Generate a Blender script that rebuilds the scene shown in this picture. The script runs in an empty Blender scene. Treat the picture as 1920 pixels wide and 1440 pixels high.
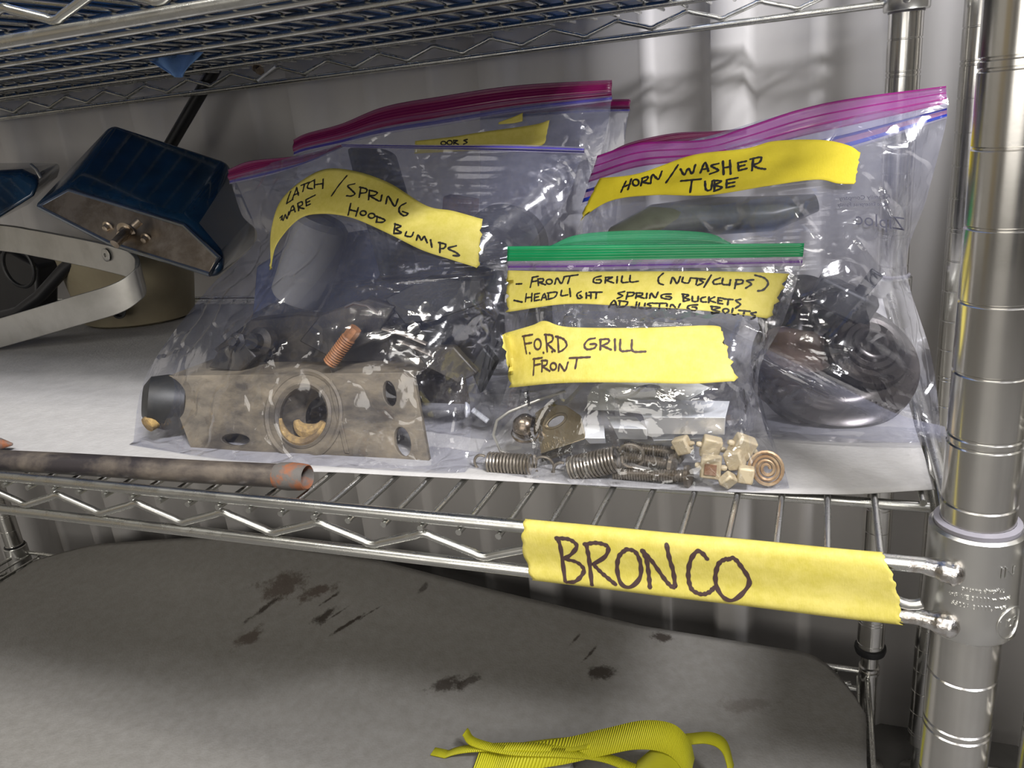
import bpy, bmesh, math, random
import numpy as np
from mathutils import Vector, Matrix, noise as mn
from mathutils.bvhtree import BVHTree

scn = bpy.context.scene
# ------------------------------------------------------------------ camera (all lengths below in millimetres; z = 0 is the middle shelf)
OZ = 520.0                                     # height of the middle shelf above the floor
CAM = (-56.81, -297.51, 175.82)
ROT = (1.24532554, 0.09432476, 0.35498618)
FPX = 1505.94
def V(x, y=None, z=None):
    if y is None: x, y, z = x
    return Vector((x/1000, y/1000, (z+OZ)/1000))
cd = bpy.data.cameras.new('camera'); cam = bpy.data.objects.new('camera', cd)
scn.collection.objects.link(cam); cam.location = V(CAM); cam.rotation_euler = ROT
cd.sensor_width = 36.0; cd.lens = FPX/1920*36; cd.clip_start = .01; cd.clip_end = 50
scn.camera = cam
scn.view_settings.view_transform = 'Standard'; scn.view_settings.look = 'None'
scn.view_settings.gamma = 1; scn.view_settings.use_curve_mapping = False
scn.view_settings.exposure = 0.0
scn.cycles.transparent_max_bounces = 28
scn.cycles.max_bounces = 8
scn.cycles.caustics_reflective = False; scn.cycles.caustics_refractive = False
# ------------------------------------------------------------------ world and lamps
w = bpy.data.worlds.new('world'); scn.world = w; w.use_nodes = True
w.node_tree.nodes['Background'].inputs[0].default_value = (.95, .97, 1, 1)
w.node_tree.nodes['Background'].inputs[1].default_value = .25
def area(name, loc, target, sx, sy, power, col):
    l = bpy.data.lights.new(name, 'AREA'); l.shape = 'RECTANGLE'; l.size = sx; l.size_y = sy
    l.energy = power; l.color = col
    o = bpy.data.objects.new(name, l); scn.collection.objects.link(o); o.location = V(loc)
    o.rotation_euler = (V(target)-V(loc)).to_track_quat('-Z', 'Y').to_euler()
    return o
area('strip_light_left', (-800, -850, 1790), (-600, 0, 0), 1.3, .08, 18, (1, .96, .88))
area('strip_light_right', (900, -980, 1600), (-60, 200, 0), .6, .10, 74, (.98, .97, 1))
area('room_fill_light', (-300, -2300, 1790), (-300, -1500, -500), 2.4, .3, 18, (1, .97, .92))  # added fill lamp, lifts the ambient level of walls and shelves
area('low_fill_light', (-500, -3150, 650), (-300, 0, 100), 2.8, 1.5, 38, (1, .955, .89))  # added low fill lamp, brightens the back wall between shelves

# ------------------------------------------------------------------ helpers
RX, RY, RZ = ROT
CM = (Matrix.Rotation(RZ, 3, 'Z') @ Matrix.Rotation(RY, 3, 'Y') @ Matrix.Rotation(RX, 3, 'X'))
CV = Vector(CAM)
def ray(px, py):
    return CM @ Vector(((px-960)/FPX, -(py-720)/FPX, -1))
def at(px, py, Y):                             # point of the world at depth Y seen at a pixel of the photograph
    d = ray(px, py); return CV + d*((Y-CV.y)/d.y)
def atz(px, py, Z):
    d = ray(px, py); return CV + d*((Z-CV.z)/d.z)
rnd = random.Random(7)

class MB:
    def __init__(s): s.v = []; s.f = []; s.uv = {}; s.sm = []
    def add(s, vs, fs, smooth=True, uvs=None):
        o = len(s.v); s.v += [Vector(p) for p in vs]
        for f in fs:
            s.f.append(tuple(i+o for i in f)); s.sm.append(smooth)
        if uvs:
            for i, u in enumerate(uvs): s.uv[i+o] = u
        return s
    def grid(s, G, closed=False, smooth=True, closed_v=False):  # G[row][col] of points
        R, C = len(G), len(G[0]); vs = [p for r in G for p in r]
        uvs = [(j/(C-1), i/(R-1)) for i in range(R) for j in range(C)]
        fs = []
        for i in range(R if closed_v else R-1):
            for j in range(C if closed else C-1):
                a, b = i, (i+1) % R; c, d = j, (j+1) % C
                fs.append((a*C+c, a*C+d, b*C+d, b*C+c))
        return s.add(vs, fs, smooth, uvs)
    def tube(s, path, r, n=12, caps=True, flat=None):
        P = [Vector(p) for p in path]; m = len(P)
        rs = r if isinstance(r, (list, tuple)) else [r]*m
        T = [(P[min(i+1, m-1)]-P[max(i-1, 0)]).normalized() for i in range(m)]
        up = Vector((0, 0, 1)) if abs(T[0].z) < .9 else Vector((1, 0, 0))
        N = (up - T[0]*up.dot(T[0])).normalized(); G = []
        for i in range(m):
            N = (N - T[i]*N.dot(T[i])).normalized(); B = T[i].cross(N)
            G.append([P[i]+(N*math.cos(a)*(flat or 1)+B*math.sin(a))*rs[i] for a in [2*math.pi*k/n for k in range(n)]])
        s.grid(G, closed=True)
        if caps:
            for g, q in ((G[0], True), (G[-1], False)):
                s.add(g, [tuple(range(n))[::-1 if q else 1]], False)
        return s
    def lathe(s, prof, center, axis=(0, 0, 1), n=32, sx=1, sy=1):
        A = Vector(axis).normalized(); c = Vector(center)
        X = A.orthogonal().normalized() if abs(A.z) < .999 else Vector((1, 0, 0)); Yv = A.cross(X)
        G = [[c + A*h + (X*math.cos(t)*sx+Yv*math.sin(t)*sy)*max(r, 1e-4) for t in [2*math.pi*k/n for k in range(n)]] for r, h in prof]
        return s.grid(G, closed=True)
    def box(s, c, size, rot=None, smooth=False):
        R = rot or Matrix.Identity(3); c = Vector(c)
        vs = [c+R @ Vector((x*size[0]/2, y*size[1]/2, z*size[2]/2)) for x in (-1, 1) for y in (-1, 1) for z in (-1, 1)]
        return s.add(vs, [(0, 1, 3, 2), (4, 6, 7, 5), (0, 4, 5, 1), (2, 3, 7, 6), (0, 2, 6, 4), (1, 5, 7, 3)], smooth)
    def extrude(s, poly, vec, smooth=False):   # poly: ordered points, extruded by vec
        n = len(poly); vec = Vector(vec); P = [Vector(p) for p in poly]
        fs = [tuple(range(n)), tuple(range(2*n-1, n-1, -1))]+[(i, i+n, (i+1) % n+n, (i+1) % n) for i in range(n)]
        return s.add(P+[p+vec for p in P], fs, smooth)
    def build(s, name, mat, parent=None, org=None, bevel=0, bseg=2, sub=0, solid=0, weld=False):
        me = bpy.data.meshes.new(name)
        if parent is not None: org = ORG[parent.name]
        elif org is None:
            xs = [p.x for p in s.v]; ys = [p.y for p in s.v]; zs = [p.z for p in s.v]
            org = Vector(((min(xs)+max(xs))/2, (min(ys)+max(ys))/2, min(zs)))
        org = Vector(org)
        me.from_pydata([(p-org)/1000 for p in s.v], [], s.f)
        me.polygons.foreach_set('use_smooth', s.sm)
        if s.uv:
            ul = me.uv_layers.new(name='uv')
            for l in me.loops: ul.data[l.index].uv = s.uv.get(l.vertex_index, (0, 0))
        if mat: me.materials.append(mat)
        me.validate(); me.update(); me.set_sharp_from_angle(angle=.7)
        if weld or bevel:
            bm = bmesh.new(); bm.from_mesh(me); bmesh.ops.remove_doubles(bm, verts=bm.verts, dist=1e-6)
            bmesh.ops.recalc_face_normals(bm, faces=bm.faces); bm.to_mesh(me); bm.free()
        o = bpy.data.objects.new(name, me); scn.collection.objects.link(o); ORG[o.name] = org
        if parent is not None: o.parent = parent
        else: o.location = V(org) if org.length or True else (0, 0, 0)
        if solid:
            m = o.modifiers.new('solid', 'SOLIDIFY'); m.thickness = solid/1000; m.offset = 0
        if bevel:
            m = o.modifiers.new('bevel', 'BEVEL'); m.width = bevel/1000; m.segments = bseg; m.limit_method = 'ANGLE'; m.angle_limit = .6
        if sub:
            m = o.modifiers.new('sub', 'SUBSURF'); m.levels = m.render_levels = sub
        return o
ORG = {}
def empty(name, org, label=None, cat=None, group=None):
    o = bpy.data.objects.new(name, None); scn.collection.objects.link(o); o.empty_display_size = .02
    o.location = V(Vector(org)); ORG[o.name] = Vector(org)
    return tag(o, label, cat, group)
def tag(o, label=None, cat=None, group=None, kind=None):
    for k, q in (('label', label), ('category', cat), ('group', group), ('kind', kind)):
        if q: o[k] = q
    return o
def cr(p0, p1, p2, p3, t):
    return ((p1*2)+(p2-p0)*t+(p0*2-p1*5+p2*4-p3)*t*t+(p1*3-p0-p2*3+p3)*t*t*t)*.5
def spline(pts, n):                            # Catmull-Rom through pts, n samples
    P = [np.array(p, float) for p in pts]; P = [P[0]*2-P[1]]+P+[P[-1]*2-P[-2]]; m = len(P)-3; out = []
    for i in range(n):
        t = i/(n-1)*m; k = min(int(t), m-1); out.append(cr(P[k], P[k+1], P[k+2], P[k+3], t-k))
    return np.array(out)
def cgrid(rows, nu, nv):                       # control rows of points -> nv x nu grid
    A = [spline(r, nu) for r in rows]
    return np.stack([spline([a[j] for a in A], nv) for j in range(nu)], 1)
def arc(c, r, a0, a1, n, ax=(1, 0, 0), ay=(0, 0, 1)):
    c = Vector(c); ax = Vector(ax); ay = Vector(ay)
    return [c+(ax*math.cos(a0+(a1-a0)*i/(n-1))+ay*math.sin(a0+(a1-a0)*i/(n-1)))*r for i in range(n)]

# ------------------------------------------------------------------ materials
def newmat(name):
    m = bpy.data.materials.new(name); m.use_nodes = True; nt = m.node_tree
    return m, nt, nt.nodes, nt.links, nt.nodes['Principled BSDF']
def nz(nt, scale, detail=4, rough=.6, co=None, dist=0, ty='ShaderNodeTexNoise'):
    n = nt.nodes.new(ty); n.inputs['Scale'].default_value = scale
    if ty == 'ShaderNodeTexNoise':
        n.inputs['Detail'].default_value = detail; n.inputs['Roughness'].default_value = rough; n.inputs['Distortion'].default_value = dist
    if co is not None: nt.links.new(co, n.inputs['Vector'])
    return n
def ramp(nt, src, stops, interp='LINEAR'):
    r = nt.nodes.new('ShaderNodeValToRGB'); r.color_ramp.interpolation = interp; e = r.color_ramp.elements
    while len(e) < len(stops): e.new(.5)
    for x, (p, c) in zip(e, stops): x.position = p; x.color = tuple(c)+((1,) if len(c) == 3 else ())
    nt.links.new(src, r.inputs[0]); return r
def bump(nt, src, strength, dist, normal=None):
    b = nt.nodes.new('ShaderNodeBump'); b.inputs['Strength'].default_value = strength; b.inputs['Distance'].default_value = dist/1000
    nt.links.new(src, b.inputs['Height'])
    if normal is not None: nt.links.new(normal, b.inputs['Normal'])
    return b
def pbr(name, col, rough=.5, metal=0, col2=None, nscale=40, lo=.4, hi=.6, bs=0, bscale=300, bdist=.5, rough2=None, spec=None, coat=0, stretch=None):
    m, nt, N, L, b = newmat(name); tc = N.new('ShaderNodeTexCoord'); co = tc.outputs['Object']
    if stretch:
        mp = N.new('ShaderNodeMapping'); mp.inputs['Scale'].default_value = stretch; L.new(co, mp.inputs['Vector']); co = mp.outputs[0]
    b.inputs['Base Color'].default_value = (*col, 1); b.inputs['Roughness'].default_value = rough; b.inputs['Metallic'].default_value = metal
    if spec is not None: b.inputs['Specular IOR Level'].default_value = spec
    if coat: b.inputs['Coat Weight'].default_value = coat; b.inputs['Coat Roughness'].default_value = .05
    if col2:
        n = nz(nt, nscale, 6, .65, co, .3); r = ramp(nt, n.outputs[0], [(lo, col), (hi, col2)]); L.new(r.outputs[0], b.inputs['Base Color'])
        if rough2 is not None:
            rr = ramp(nt, n.outputs[0], [(lo, (rough,)*3), (hi, (rough2,)*3)]); L.new(rr.outputs[0], b.inputs['Roughness'])
    if bs:
        n2 = nz(nt, bscale, 5, .6, co); bb = bump(nt, n2.outputs[0], bs, bdist); L.new(bb.outputs[0], b.inputs['Normal'])
    return m
M = {}
M['zinc'] = pbr('zinc_plate', (.66, .66, .63), .24, 1, (.42, .42, .40), 55, .45, .75, .12, 900, .15, .4)
M['post'] = pbr('chrome_post', (.70, .69, .66), .17, 1, (.60, .585, .56), 20, .4, .7, .05, 900, .1, .25)
M['collar'] = pbr('cast_collar', (.68, .675, .65), .28, 1, None, bs=.15, bscale=500, bdist=.2)
M['weld'] = pbr('weld_metal', (.74, .73, .72), .2, 1, (.5, .46, .42), 200, .45, .6, .6, 260, .9)
M['black'] = pbr('black_plastic', (.012, .012, .014), .45)
M['rubber'] = pbr('black_rubber', (.010, .011, .013), .5, 0, (.025, .024, .023), 60, .4, .7, .2, 200, .3)
M['rubber2'] = pbr('grey_rubber', (.022, .026, .025), .5, 0, (.035, .037, .035), 20, .4, .7)
M['dirt_metal'] = pbr('dirty_grey_metal', (.065, .056, .044), .55, .2, (.24, .20, .135), 26, .38, .66, .5, 120, .5, .7, stretch=(1, 1, 2.4))
M['dark_metal'] = pbr('dark_greasy_metal', (.018, .017, .017), .42, .4, (.07, .06, .045), 45, .42, .68, .5, 160, .6)
M['tan_dirt'] = pbr('ochre_dirt', (.42, .28, .10), .85, 0, (.16, .11, .055), 90, .4, .6, .8, 300, 1)
M['copper'] = pbr('rusty_copper', (.34, .14, .045), .55, .1, (.18, .08, .03), 120, .4, .6, .3, 400, .4)
M['rust'] = pbr('rust', (.24, .085, .035), .7, 0, (.11, .10, .09), 90, .42, .54, .6, 250, .6)
M['bar'] = pbr('scuffed_painted_steel', (.035, .030, .032), .42, .3, (.15, .125, .10), 45, .42, .66, .5, 150, .5, .5, stretch=(.6, 1, 1))
M['silver'] = pbr('bright_zinc_clip', (.88, .90, .94), .3, .35, None, bs=.08, bscale=300, bdist=.3)
M['spring'] = pbr('dull_spring_steel', (.25, .225, .19), .36, .75, (.15, .12, .09), 70, .4, .7, .3, 300, .4)
M['brass'] = pbr('dull_brass_plate', (.34, .29, .20), .3, .85, (.24, .2, .14), 30, .4, .7)
M['ball'] = pbr('tarnished_ball', (.26, .21, .16), .25, .9, (.12, .1, .08), 60, .4, .6)
M['nylon'] = pbr('yellowed_nylon', (.50, .42, .28), .45, 0, (.27, .18, .10), 90, .5, .75, .2, 300, .4)
M['insert'] = pbr('brown_insert', (.24, .12, .07), .6, 0, (.32, .2, .13), 200, .4, .6)
M['coil'] = pbr('rusty_coil_washer', (.36, .22, .12), .5, .4, (.5, .38, .25), 100, .4, .6)
M['horn'] = pbr('horn_metal', (.02, .018, .017), .22, .6, (.06, .05, .042), 30, .4, .7, .1, 200, .3)
M['horn_can'] = pbr('brown_horn_can', (.16, .11, .085), .3, .7, (.08, .06, .05), 40, .4, .65)
M['navy'] = pbr('navy_glossy_mirror', (.012, .05, .11), .12, .1, (.005, .014, .03), 14, .4, .65, .03, 60, .5, .2, coat=.6)
M['tray'] = pbr('tarnished_chrome', (.46, .38, .29), .3, .8, (.16, .12, .08), 26, .42, .65, .1, 120, .4, .35)
M['rim'] = pbr('dark_blue_rim', (.28, .32, .38), .18, .9)
M['alu'] = pbr('brushed_aluminium', (.52, .51, .48), .33, .8, (.42, .41, .38), 18, .4, .6, .06, 600, .2)
M['beige'] = pbr('beige_plastic', (.30, .26, .17), .5, 0, (.24, .2, .13), 16, .4, .7)
M['white_pl'] = pbr('white_plastic', (.42, .42, .43), .5)
M['ink'] = pbr('black_marker', (.012, .010, .010), .5)
M['ink2'] = pbr('brown_black_marker', (.055, .030, .028), .5)
M['grey_ink'] = pbr('grey_print', (.07, .07, .09), .95, spec=0)
M['floor'] = pbr('concrete', (.12, .115, .11), .6, 0, (.17, .165, .155), 6, .4, .6, .2, 80, .6)
M['roomwall'] = pbr('room_wall', (.42, .40, .36), .7)
M['ceil'] = pbr('ceiling', (.25, .25, .24), .8)
M['siding'] = pbr('white_siding', (.84, .815, .80), .42, 0, (.79, .77, .755), 5, .4, .6, .05, 60, .5)
M['bluesheet'] = pbr('blue_plastic_sheet', (.05, .19, .60), .3, 0, (.02, .07, .22), 9, .42, .58, .5, 22, 6)
M['towel'] = pbr('blue_shop_towel', (.22, .42, .85), .85, 0, (.26, .48, .9), 60, .4, .6, .5, 700, .6)
M['strap'] = None

def m_paper(name, c1, c2, stains=None, ys=1.):
    m, nt, N, L, b = newmat(name); tc = N.new('ShaderNodeTexCoord'); co = tc.outputs['Object']
    n = nz(nt, 90, 5, .6, co); r = ramp(nt, n.outputs[0], [(.3, c1), (.7, c2)]); b.inputs['Roughness'].default_value = .75
    colr = r.outputs[0]
    if stains:
        wob = nz(nt, 55, 5, .75, co); fac = None
        for (x, y, rx, ry, ang, amt, col) in stains:
            mp = N.new('ShaderNodeMapping'); mp.vector_type = 'TEXTURE'
            mp.inputs['Location'].default_value = (x, y, 0); mp.inputs['Rotation'].default_value = (0, 0, ang)
            mp.inputs['Scale'].default_value = (rx, ry, 9)
            L.new(co, mp.inputs['Vector']); ln = N.new('ShaderNodeVectorMath'); ln.operation = 'LENGTH'; L.new(mp.outputs[0], ln.inputs[0])
            a = N.new('ShaderNodeMath'); a.operation = 'MULTIPLY_ADD'; L.new(wob.outputs[0], a.inputs[0]); a.inputs[1].default_value = 2.6; L.new(ln.outputs['Value'], a.inputs[2])
            rr = ramp(nt, a.outputs[0], [(.0, (1,)*3), (1, (0,)*3)]); mr = N.new('ShaderNodeMapRange'); L.new(a.outputs[0], mr.inputs[0])
            mr.inputs['From Min'].default_value = 1.65; mr.inputs['From Max'].default_value = 2.1; mr.inputs['To Min'].default_value = amt; mr.inputs['To Max'].default_value = 0
            nt.nodes.remove(rr)
            mx = N.new('ShaderNodeMix'); mx.data_type = 'RGBA'; L.new(mr.outputs[0], mx.inputs[0]); L.new(colr, mx.inputs[6]); mx.inputs[7].default_value = (*col, 1)
            colr = mx.outputs[2]
    L.new(colr, b.inputs['Base Color'])
    v = nz(nt, 420, 0, 0, co, ty='ShaderNodeTexVoronoi'); n2 = nz(nt, 25, 4, .5, co)
    b1 = bump(nt, v.outputs['Distance'], .35, .5); b2 = bump(nt, n2.outputs[0], .4, 3, b1.outputs[0]); L.new(b2.outputs[0], b.inputs['Normal'])
    return m
def m_tape(name, c1, c2):
    m, nt, N, L, b = newmat(name); tc = N.new('ShaderNodeTexCoord'); co = tc.outputs['Object']
    n = nz(nt, 220, 5, .7, co); n3 = nz(nt, 30, 3, .6, co)
    mx = N.new('ShaderNodeMath'); mx.operation = 'ADD'; L.new(n.outputs[0], mx.inputs[0]); L.new(n3.outputs[0], mx.inputs[1])
    h = N.new('ShaderNodeMath'); h.operation = 'MULTIPLY'; L.new(mx.outputs[0], h.inputs[0]); h.inputs[1].default_value = .5
    r = ramp(nt, h.outputs[0], [(.36, c1), (.64, c2)]); L.new(r.outputs[0], b.inputs['Base Color']); b.inputs['Roughness'].default_value = .62
    mp = N.new('ShaderNodeMapping'); mp.inputs['Scale'].default_value = (1, .3, .3); L.new(co, mp.inputs['Vector'])
    n2 = nz(nt, 1500, 3, .6, mp.outputs[0]); b1 = bump(nt, n2.outputs[0], .5, .25); b2 = bump(nt, n3.outputs[0], .35, 2.5, b1.outputs[0]); L.new(b2.outputs[0], b.inputs['Normal'])
    return m
M['tape'] = m_tape('yellow_tape', (.50, .425, .06), (.63, .54, .14))
M['tape2'] = m_tape('bright_yellow_tape', (.56, .45, .012), (.62, .50, .02))
def m_film(name, haze=.16, tint=(.93, .94, .985), hcol=(.62, .64, .78), crease=1., rough=.06, spec=1.0, dust=0):
    m, nt, N, L, b = newmat(name); N.remove(b); out = [n for n in N if n.type == 'OUTPUT_MATERIAL'][0]
    tc = N.new('ShaderNodeTexCoord'); co = tc.outputs['Object']
    tr = N.new('ShaderNodeBsdfTransparent'); tr.inputs[0].default_value = (*tint, 1)
    df = N.new('ShaderNodeBsdfDiffuse'); df.inputs[0].default_value = (*hcol, 1)
    tl = N.new('ShaderNodeBsdfTranslucent'); tl.inputs[0].default_value = (*hcol, 1)
    dm = N.new('ShaderNodeMixShader'); dm.inputs[0].default_value = .5; L.new(df.outputs[0], dm.inputs[1]); L.new(tl.outputs[0], dm.inputs[2])
    hm = N.new('ShaderNodeMixShader'); L.new(tr.outputs[0], hm.inputs[1]); L.new(dm.outputs[0], hm.inputs[2])
    hn = nz(nt, 14, 4, .6, co); hr = N.new('ShaderNodeMapRange'); L.new(hn.outputs[0], hr.inputs[0])
    hr.inputs['From Min'].default_value = .35; hr.inputs['From Max'].default_value = .7; hr.inputs['To Min'].default_value = haze*.6; hr.inputs['To Max'].default_value = haze*1.4
    sp_ = N.new('ShaderNodeSeparateXYZ'); L.new(tc.outputs['UV'], sp_.inputs[0]); vr = N.new('ShaderNodeMapRange'); L.new(sp_.outputs[1], vr.inputs[0])
    vr.inputs['From Min'].default_value = .25; vr.inputs['From Max'].default_value = .7; vr.inputs['To Min'].default_value = 1.25; vr.inputs['To Max'].default_value = .24
    hv = N.new('ShaderNodeMath'); hv.operation = 'MULTIPLY'; L.new(hr.outputs[0], hv.inputs[0]); L.new(vr.outputs[0], hv.inputs[1]); hz = hv.outputs[0]
    if dust:
        dn = nz(nt, 900, 3, .7, co); dn2 = nz(nt, 22, 3, .6, co)
        a = N.new('ShaderNodeMapRange'); L.new(dn.outputs[0], a.inputs[0]); a.inputs['From Min'].default_value = .58; a.inputs['From Max'].default_value = .72; a.inputs['To Max'].default_value = dust
        a2 = N.new('ShaderNodeMapRange'); L.new(dn2.outputs[0], a2.inputs[0]); a2.inputs['From Min'].default_value = .48; a2.inputs['From Max'].default_value = .62
        mu = N.new('ShaderNodeMath'); mu.operation = 'MULTIPLY'; L.new(a.outputs[0], mu.inputs[0]); L.new(a2.outputs[0], mu.inputs[1])
        ad = N.new('ShaderNodeMath'); ad.operation = 'ADD'; L.new(mu.outputs[0], ad.inputs[0]); L.new(hz, ad.inputs[1]); hz = ad.outputs[0]
    L.new(hz, hm.inputs[0])
    gl = N.new('ShaderNodeBsdfGlossy'); gl.inputs['Roughness'].default_value = rough; gl.inputs[0].default_value = (1, 1, 1, 1)
    v = N.new('ShaderNodeTexVoronoi'); v.feature = 'DISTANCE_TO_EDGE'; v.inputs['Scale'].default_value = 22
    wn = nz(nt, 12, 3, .6, co); wv = N.new('ShaderNodeVectorMath'); wv.operation = 'MULTIPLY_ADD'; wv.inputs[1].default_value = (.09, .09, .09)
    L.new(wn.outputs['Color'], wv.inputs[0]); L.new(co, wv.inputs[2]); L.new(wv.outputs[0], v.inputs['Vector'])
    n2 = nz(nt, 60, 3, .5, co, 1.2)
    cm_ = N.new('ShaderNodeMapRange'); L.new(v.outputs['Distance'], cm_.inputs[0]); cm_.inputs['From Max'].default_value = .07; b1 = bump(nt, cm_.outputs[0], .8*crease, 2.0); b2 = bump(nt, n2.outputs[0], .3*crease, 2.5, b1.outputs[0])
    L.new(b2.outputs[0], gl.inputs['Normal'])
    fr = N.new('ShaderNodeLayerWeight'); fr.inputs[0].default_value = .5; L.new(b2.outputs[0], fr.inputs['Normal'])
    pw = N.new('ShaderNodeMath'); pw.operation = 'POWER'; pw.inputs[1].default_value = 4; L.new(fr.outputs['Facing'], pw.inputs[0])
    fm = N.new('ShaderNodeMath'); fm.operation = 'MULTIPLY_ADD'; fm.inputs[1].default_value = .8*spec; fm.inputs[2].default_value = .085*spec; fm.use_clamp = True; L.new(pw.outputs[0], fm.inputs[0])
    mx = N.new('ShaderNodeMixShader'); L.new(fm.outputs[0], mx.inputs[0]); L.new(hm.outputs[0], mx.inputs[1]); L.new(gl.outputs[0], mx.inputs[2])
    L.new(mx.outputs[0], out.inputs[0]); return m
M['film_gallon'] = m_film('gallon_bag_film', .16, (.95, .955, .99), (.60, .62, .82), .5, .10, .95)
M['film_dusty'] = m_film('dusty_bag_film', .115, (.95, .955, .99), (.58, .60, .80), .4, .10, .95, dust=.22)
M['film_back'] = m_film('back_film', .06, (.955, .96, .985), (.60, .62, .82), .5, .10, .8)
M['film_clear'] = m_film('clear_bag_film', .04, (.975, .975, .98), (.6, .6, .62), 1.2, .06, 1.25)
def m_zip(name, stops, alpha=.75, rough=.25):
    m, nt, N, L, b = newmat(name); uv = N.new('ShaderNodeTexCoord'); sp = N.new('ShaderNodeSeparateXYZ'); L.new(uv.outputs['UV'], sp.inputs[0])
    r = ramp(nt, sp.outputs[1], stops, 'CONSTANT'); L.new(r.outputs[0], b.inputs['Base Color']); L.new(r.outputs[1], b.inputs['Alpha'])
    b.inputs['Roughness'].default_value = rough
    mt = N.new('ShaderNodeMath'); mt.operation = 'SINE'; m2 = N.new('ShaderNodeMath'); m2.operation = 'MULTIPLY'; m2.inputs[1].default_value = 60; L.new(sp.outputs[1], m2.inputs[0]); L.new(m2.outputs[0], mt.inputs[0])
    b1 = bump(nt, mt.outputs[0], .3, .5)
    n2 = nz(nt, 20, 3, .6, uv.outputs['Object']); b2 = bump(nt, n2.outputs[0], .4, 3, b1.outputs[0]); L.new(b2.outputs[0], b.inputs['Normal'])
    return m
pk = (.24, .015, .16); pl = (.33, .09, .30); nv = (.03, .03, .20); lc = (.45, .42, .60)
M['zip_gallon'] = m_zip('purple_zip', [(0, (*pk, .85)), (.05, (*pl, .55)), (.20, (*pk, .85)), (.23, (*pl, .55)), (.36, (*pk, .9)), (.40, (*pl, .5)), (.50, (*pk, .7)), (.53, (*lc, .3)), (.68, (*nv, .95)), (.74, (*pl, .35)), (.86, (.02, .04, .33, .97)), (.94, (*lc, .2))])
M['zip_gallon2'] = m_zip('dark_purple_zip', [(0, (.20, .04, .12, .8)), (.12, (.17, .008, .07, .96)), (.52, (.19, .045, .13, .88)), (.62, (.17, .008, .07, .95)), (.72, (.20, .11, .24, .5)), (.80, (.06, .05, .28, .95)), (.92, (*lc, .3))])
g1 = (.008, .22, .07)
M['zip_blue'] = m_zip('lilac_zip', [(0, (*lc, .3)), (.2, (.10, .08, .42, .9)), (.45, (*lc, .35)), (.6, (.08, .07, .38, .85)), (.85, (*lc, .3))])
M['zip_green'] = m_zip('green_zip', [(0, (.015, .32, .12, .9)), (.12, (*g1, .97)), (.3, (.01, .28, .10, .95)), (.34, (*g1, .97)), (.56, (.01, .25, .09, .97)), (.60, (.5, .42, .55, .35)), (.72, (.32, .22, .42, .6)), (.80, (.16, .05, .30, .95)), (.88, (.4, .32, .5, .5))])
M['zip_green_lip'] = m_zip('green_zip_back_lip', [(0, (.03, .34, .15, .6)), (.5, (.02, .26, .10, .75)), (.56, (.03, .34, .15, .65))])
def m_strap():
    m, nt, N, L, b = newmat('yellow_webbing'); tc = N.new('ShaderNodeTexCoord'); sp = N.new('ShaderNodeSeparateXYZ'); L.new(tc.outputs['UV'], sp.inputs[0])
    a = N.new('ShaderNodeMath'); a.operation = 'MULTIPLY'; a.inputs[1].default_value = 700; L.new(sp.outputs[0], a.inputs[0])
    s = N.new('ShaderNodeMath'); s.operation = 'SINE'; L.new(a.outputs[0], s.inputs[0])
    r = ramp(nt, s.outputs[0], [(0, (.62, .58, .01)), (.5, (.80, .78, .03))]); b.inputs['Roughness'].default_value = .6
    L.new(r.outputs[0], b.inputs['Base Color']); bb = bump(nt, s.outputs[0], .7, .8); L.new(bb.outputs[0], b.inputs['Normal']); return m
M['strap'] = m_strap()

# ------------------------------------------------------------------ the room
def slab(name, c, size, mat):
    o = MB().box(c, size).build(name, mat); return tag(o, kind='structure')
slab('floor', (0, -1200, -OZ-20), (6000, 4200, 40), M['floor'])
slab('ceiling', (0, -1200, 1850), (6000, 4200, 40), M['ceil'])
def reflect_panel(name, c, size, mat): slab(name, c, size, mat)  # unseen toned panels on the walls, added to vary reflections in the chrome
reflect_panel('reflect_panel_1', (900, -3290, 520), (900, 30, 2080), pbr('navy_panel', (.01, .012, .03), .5))
reflect_panel('reflect_panel_2', (-2990, -1900, 520), (30, 1000, 2080), pbr('warm_panel', (.30, .24, .14), .5))
reflect_panel('reflect_panel_3', (2990, -900, 520), (30, 900, 2080), pbr('dark_panel', (.02, .02, .022), .5))
slab('wall_front', (0, -3320, 650), (6000, 40, 2400), M['roomwall'])
slab('wall_left', (-3020, -1200, 650), (40, 4200, 2400), M['roomwall'])
slab('wall_right', (3020, -1200, 650), (40, 4200, 2400), M['roomwall'])
def siding():                                  # ribbed steel panel, ribs every 228.6 mm with two small ones between
    Y = 524.; per = 228.6; x0 = -143.; prof = []
    k0 = int((-3000-x0)//per); k1 = int((3000-x0)//per)+1
    for k in range(k0, k1):
        c = x0+k*per
        prof += [(c-24, 0), (c-14, -20), (c+14, -20), (c+24, 0)]
        for q in (1/3, 2/3):
            d = c+per*q; prof += [(d-9, 0), (d-4, -4), (d+4, -4), (d+9, 0)]
    m = MB(); G = [[(x, Y+y, z) for x, y in prof] for z in (-OZ, 1830)]
    m.grid(G, smooth=False); back = MB()
    o = m.build('wall_back', M['siding'], solid=1); o.modifiers['solid'].offset = 0
    return tag(o, kind='structure')
siding()
for x in (-36, 120):                           # screw heads low on the siding
    pass

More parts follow.
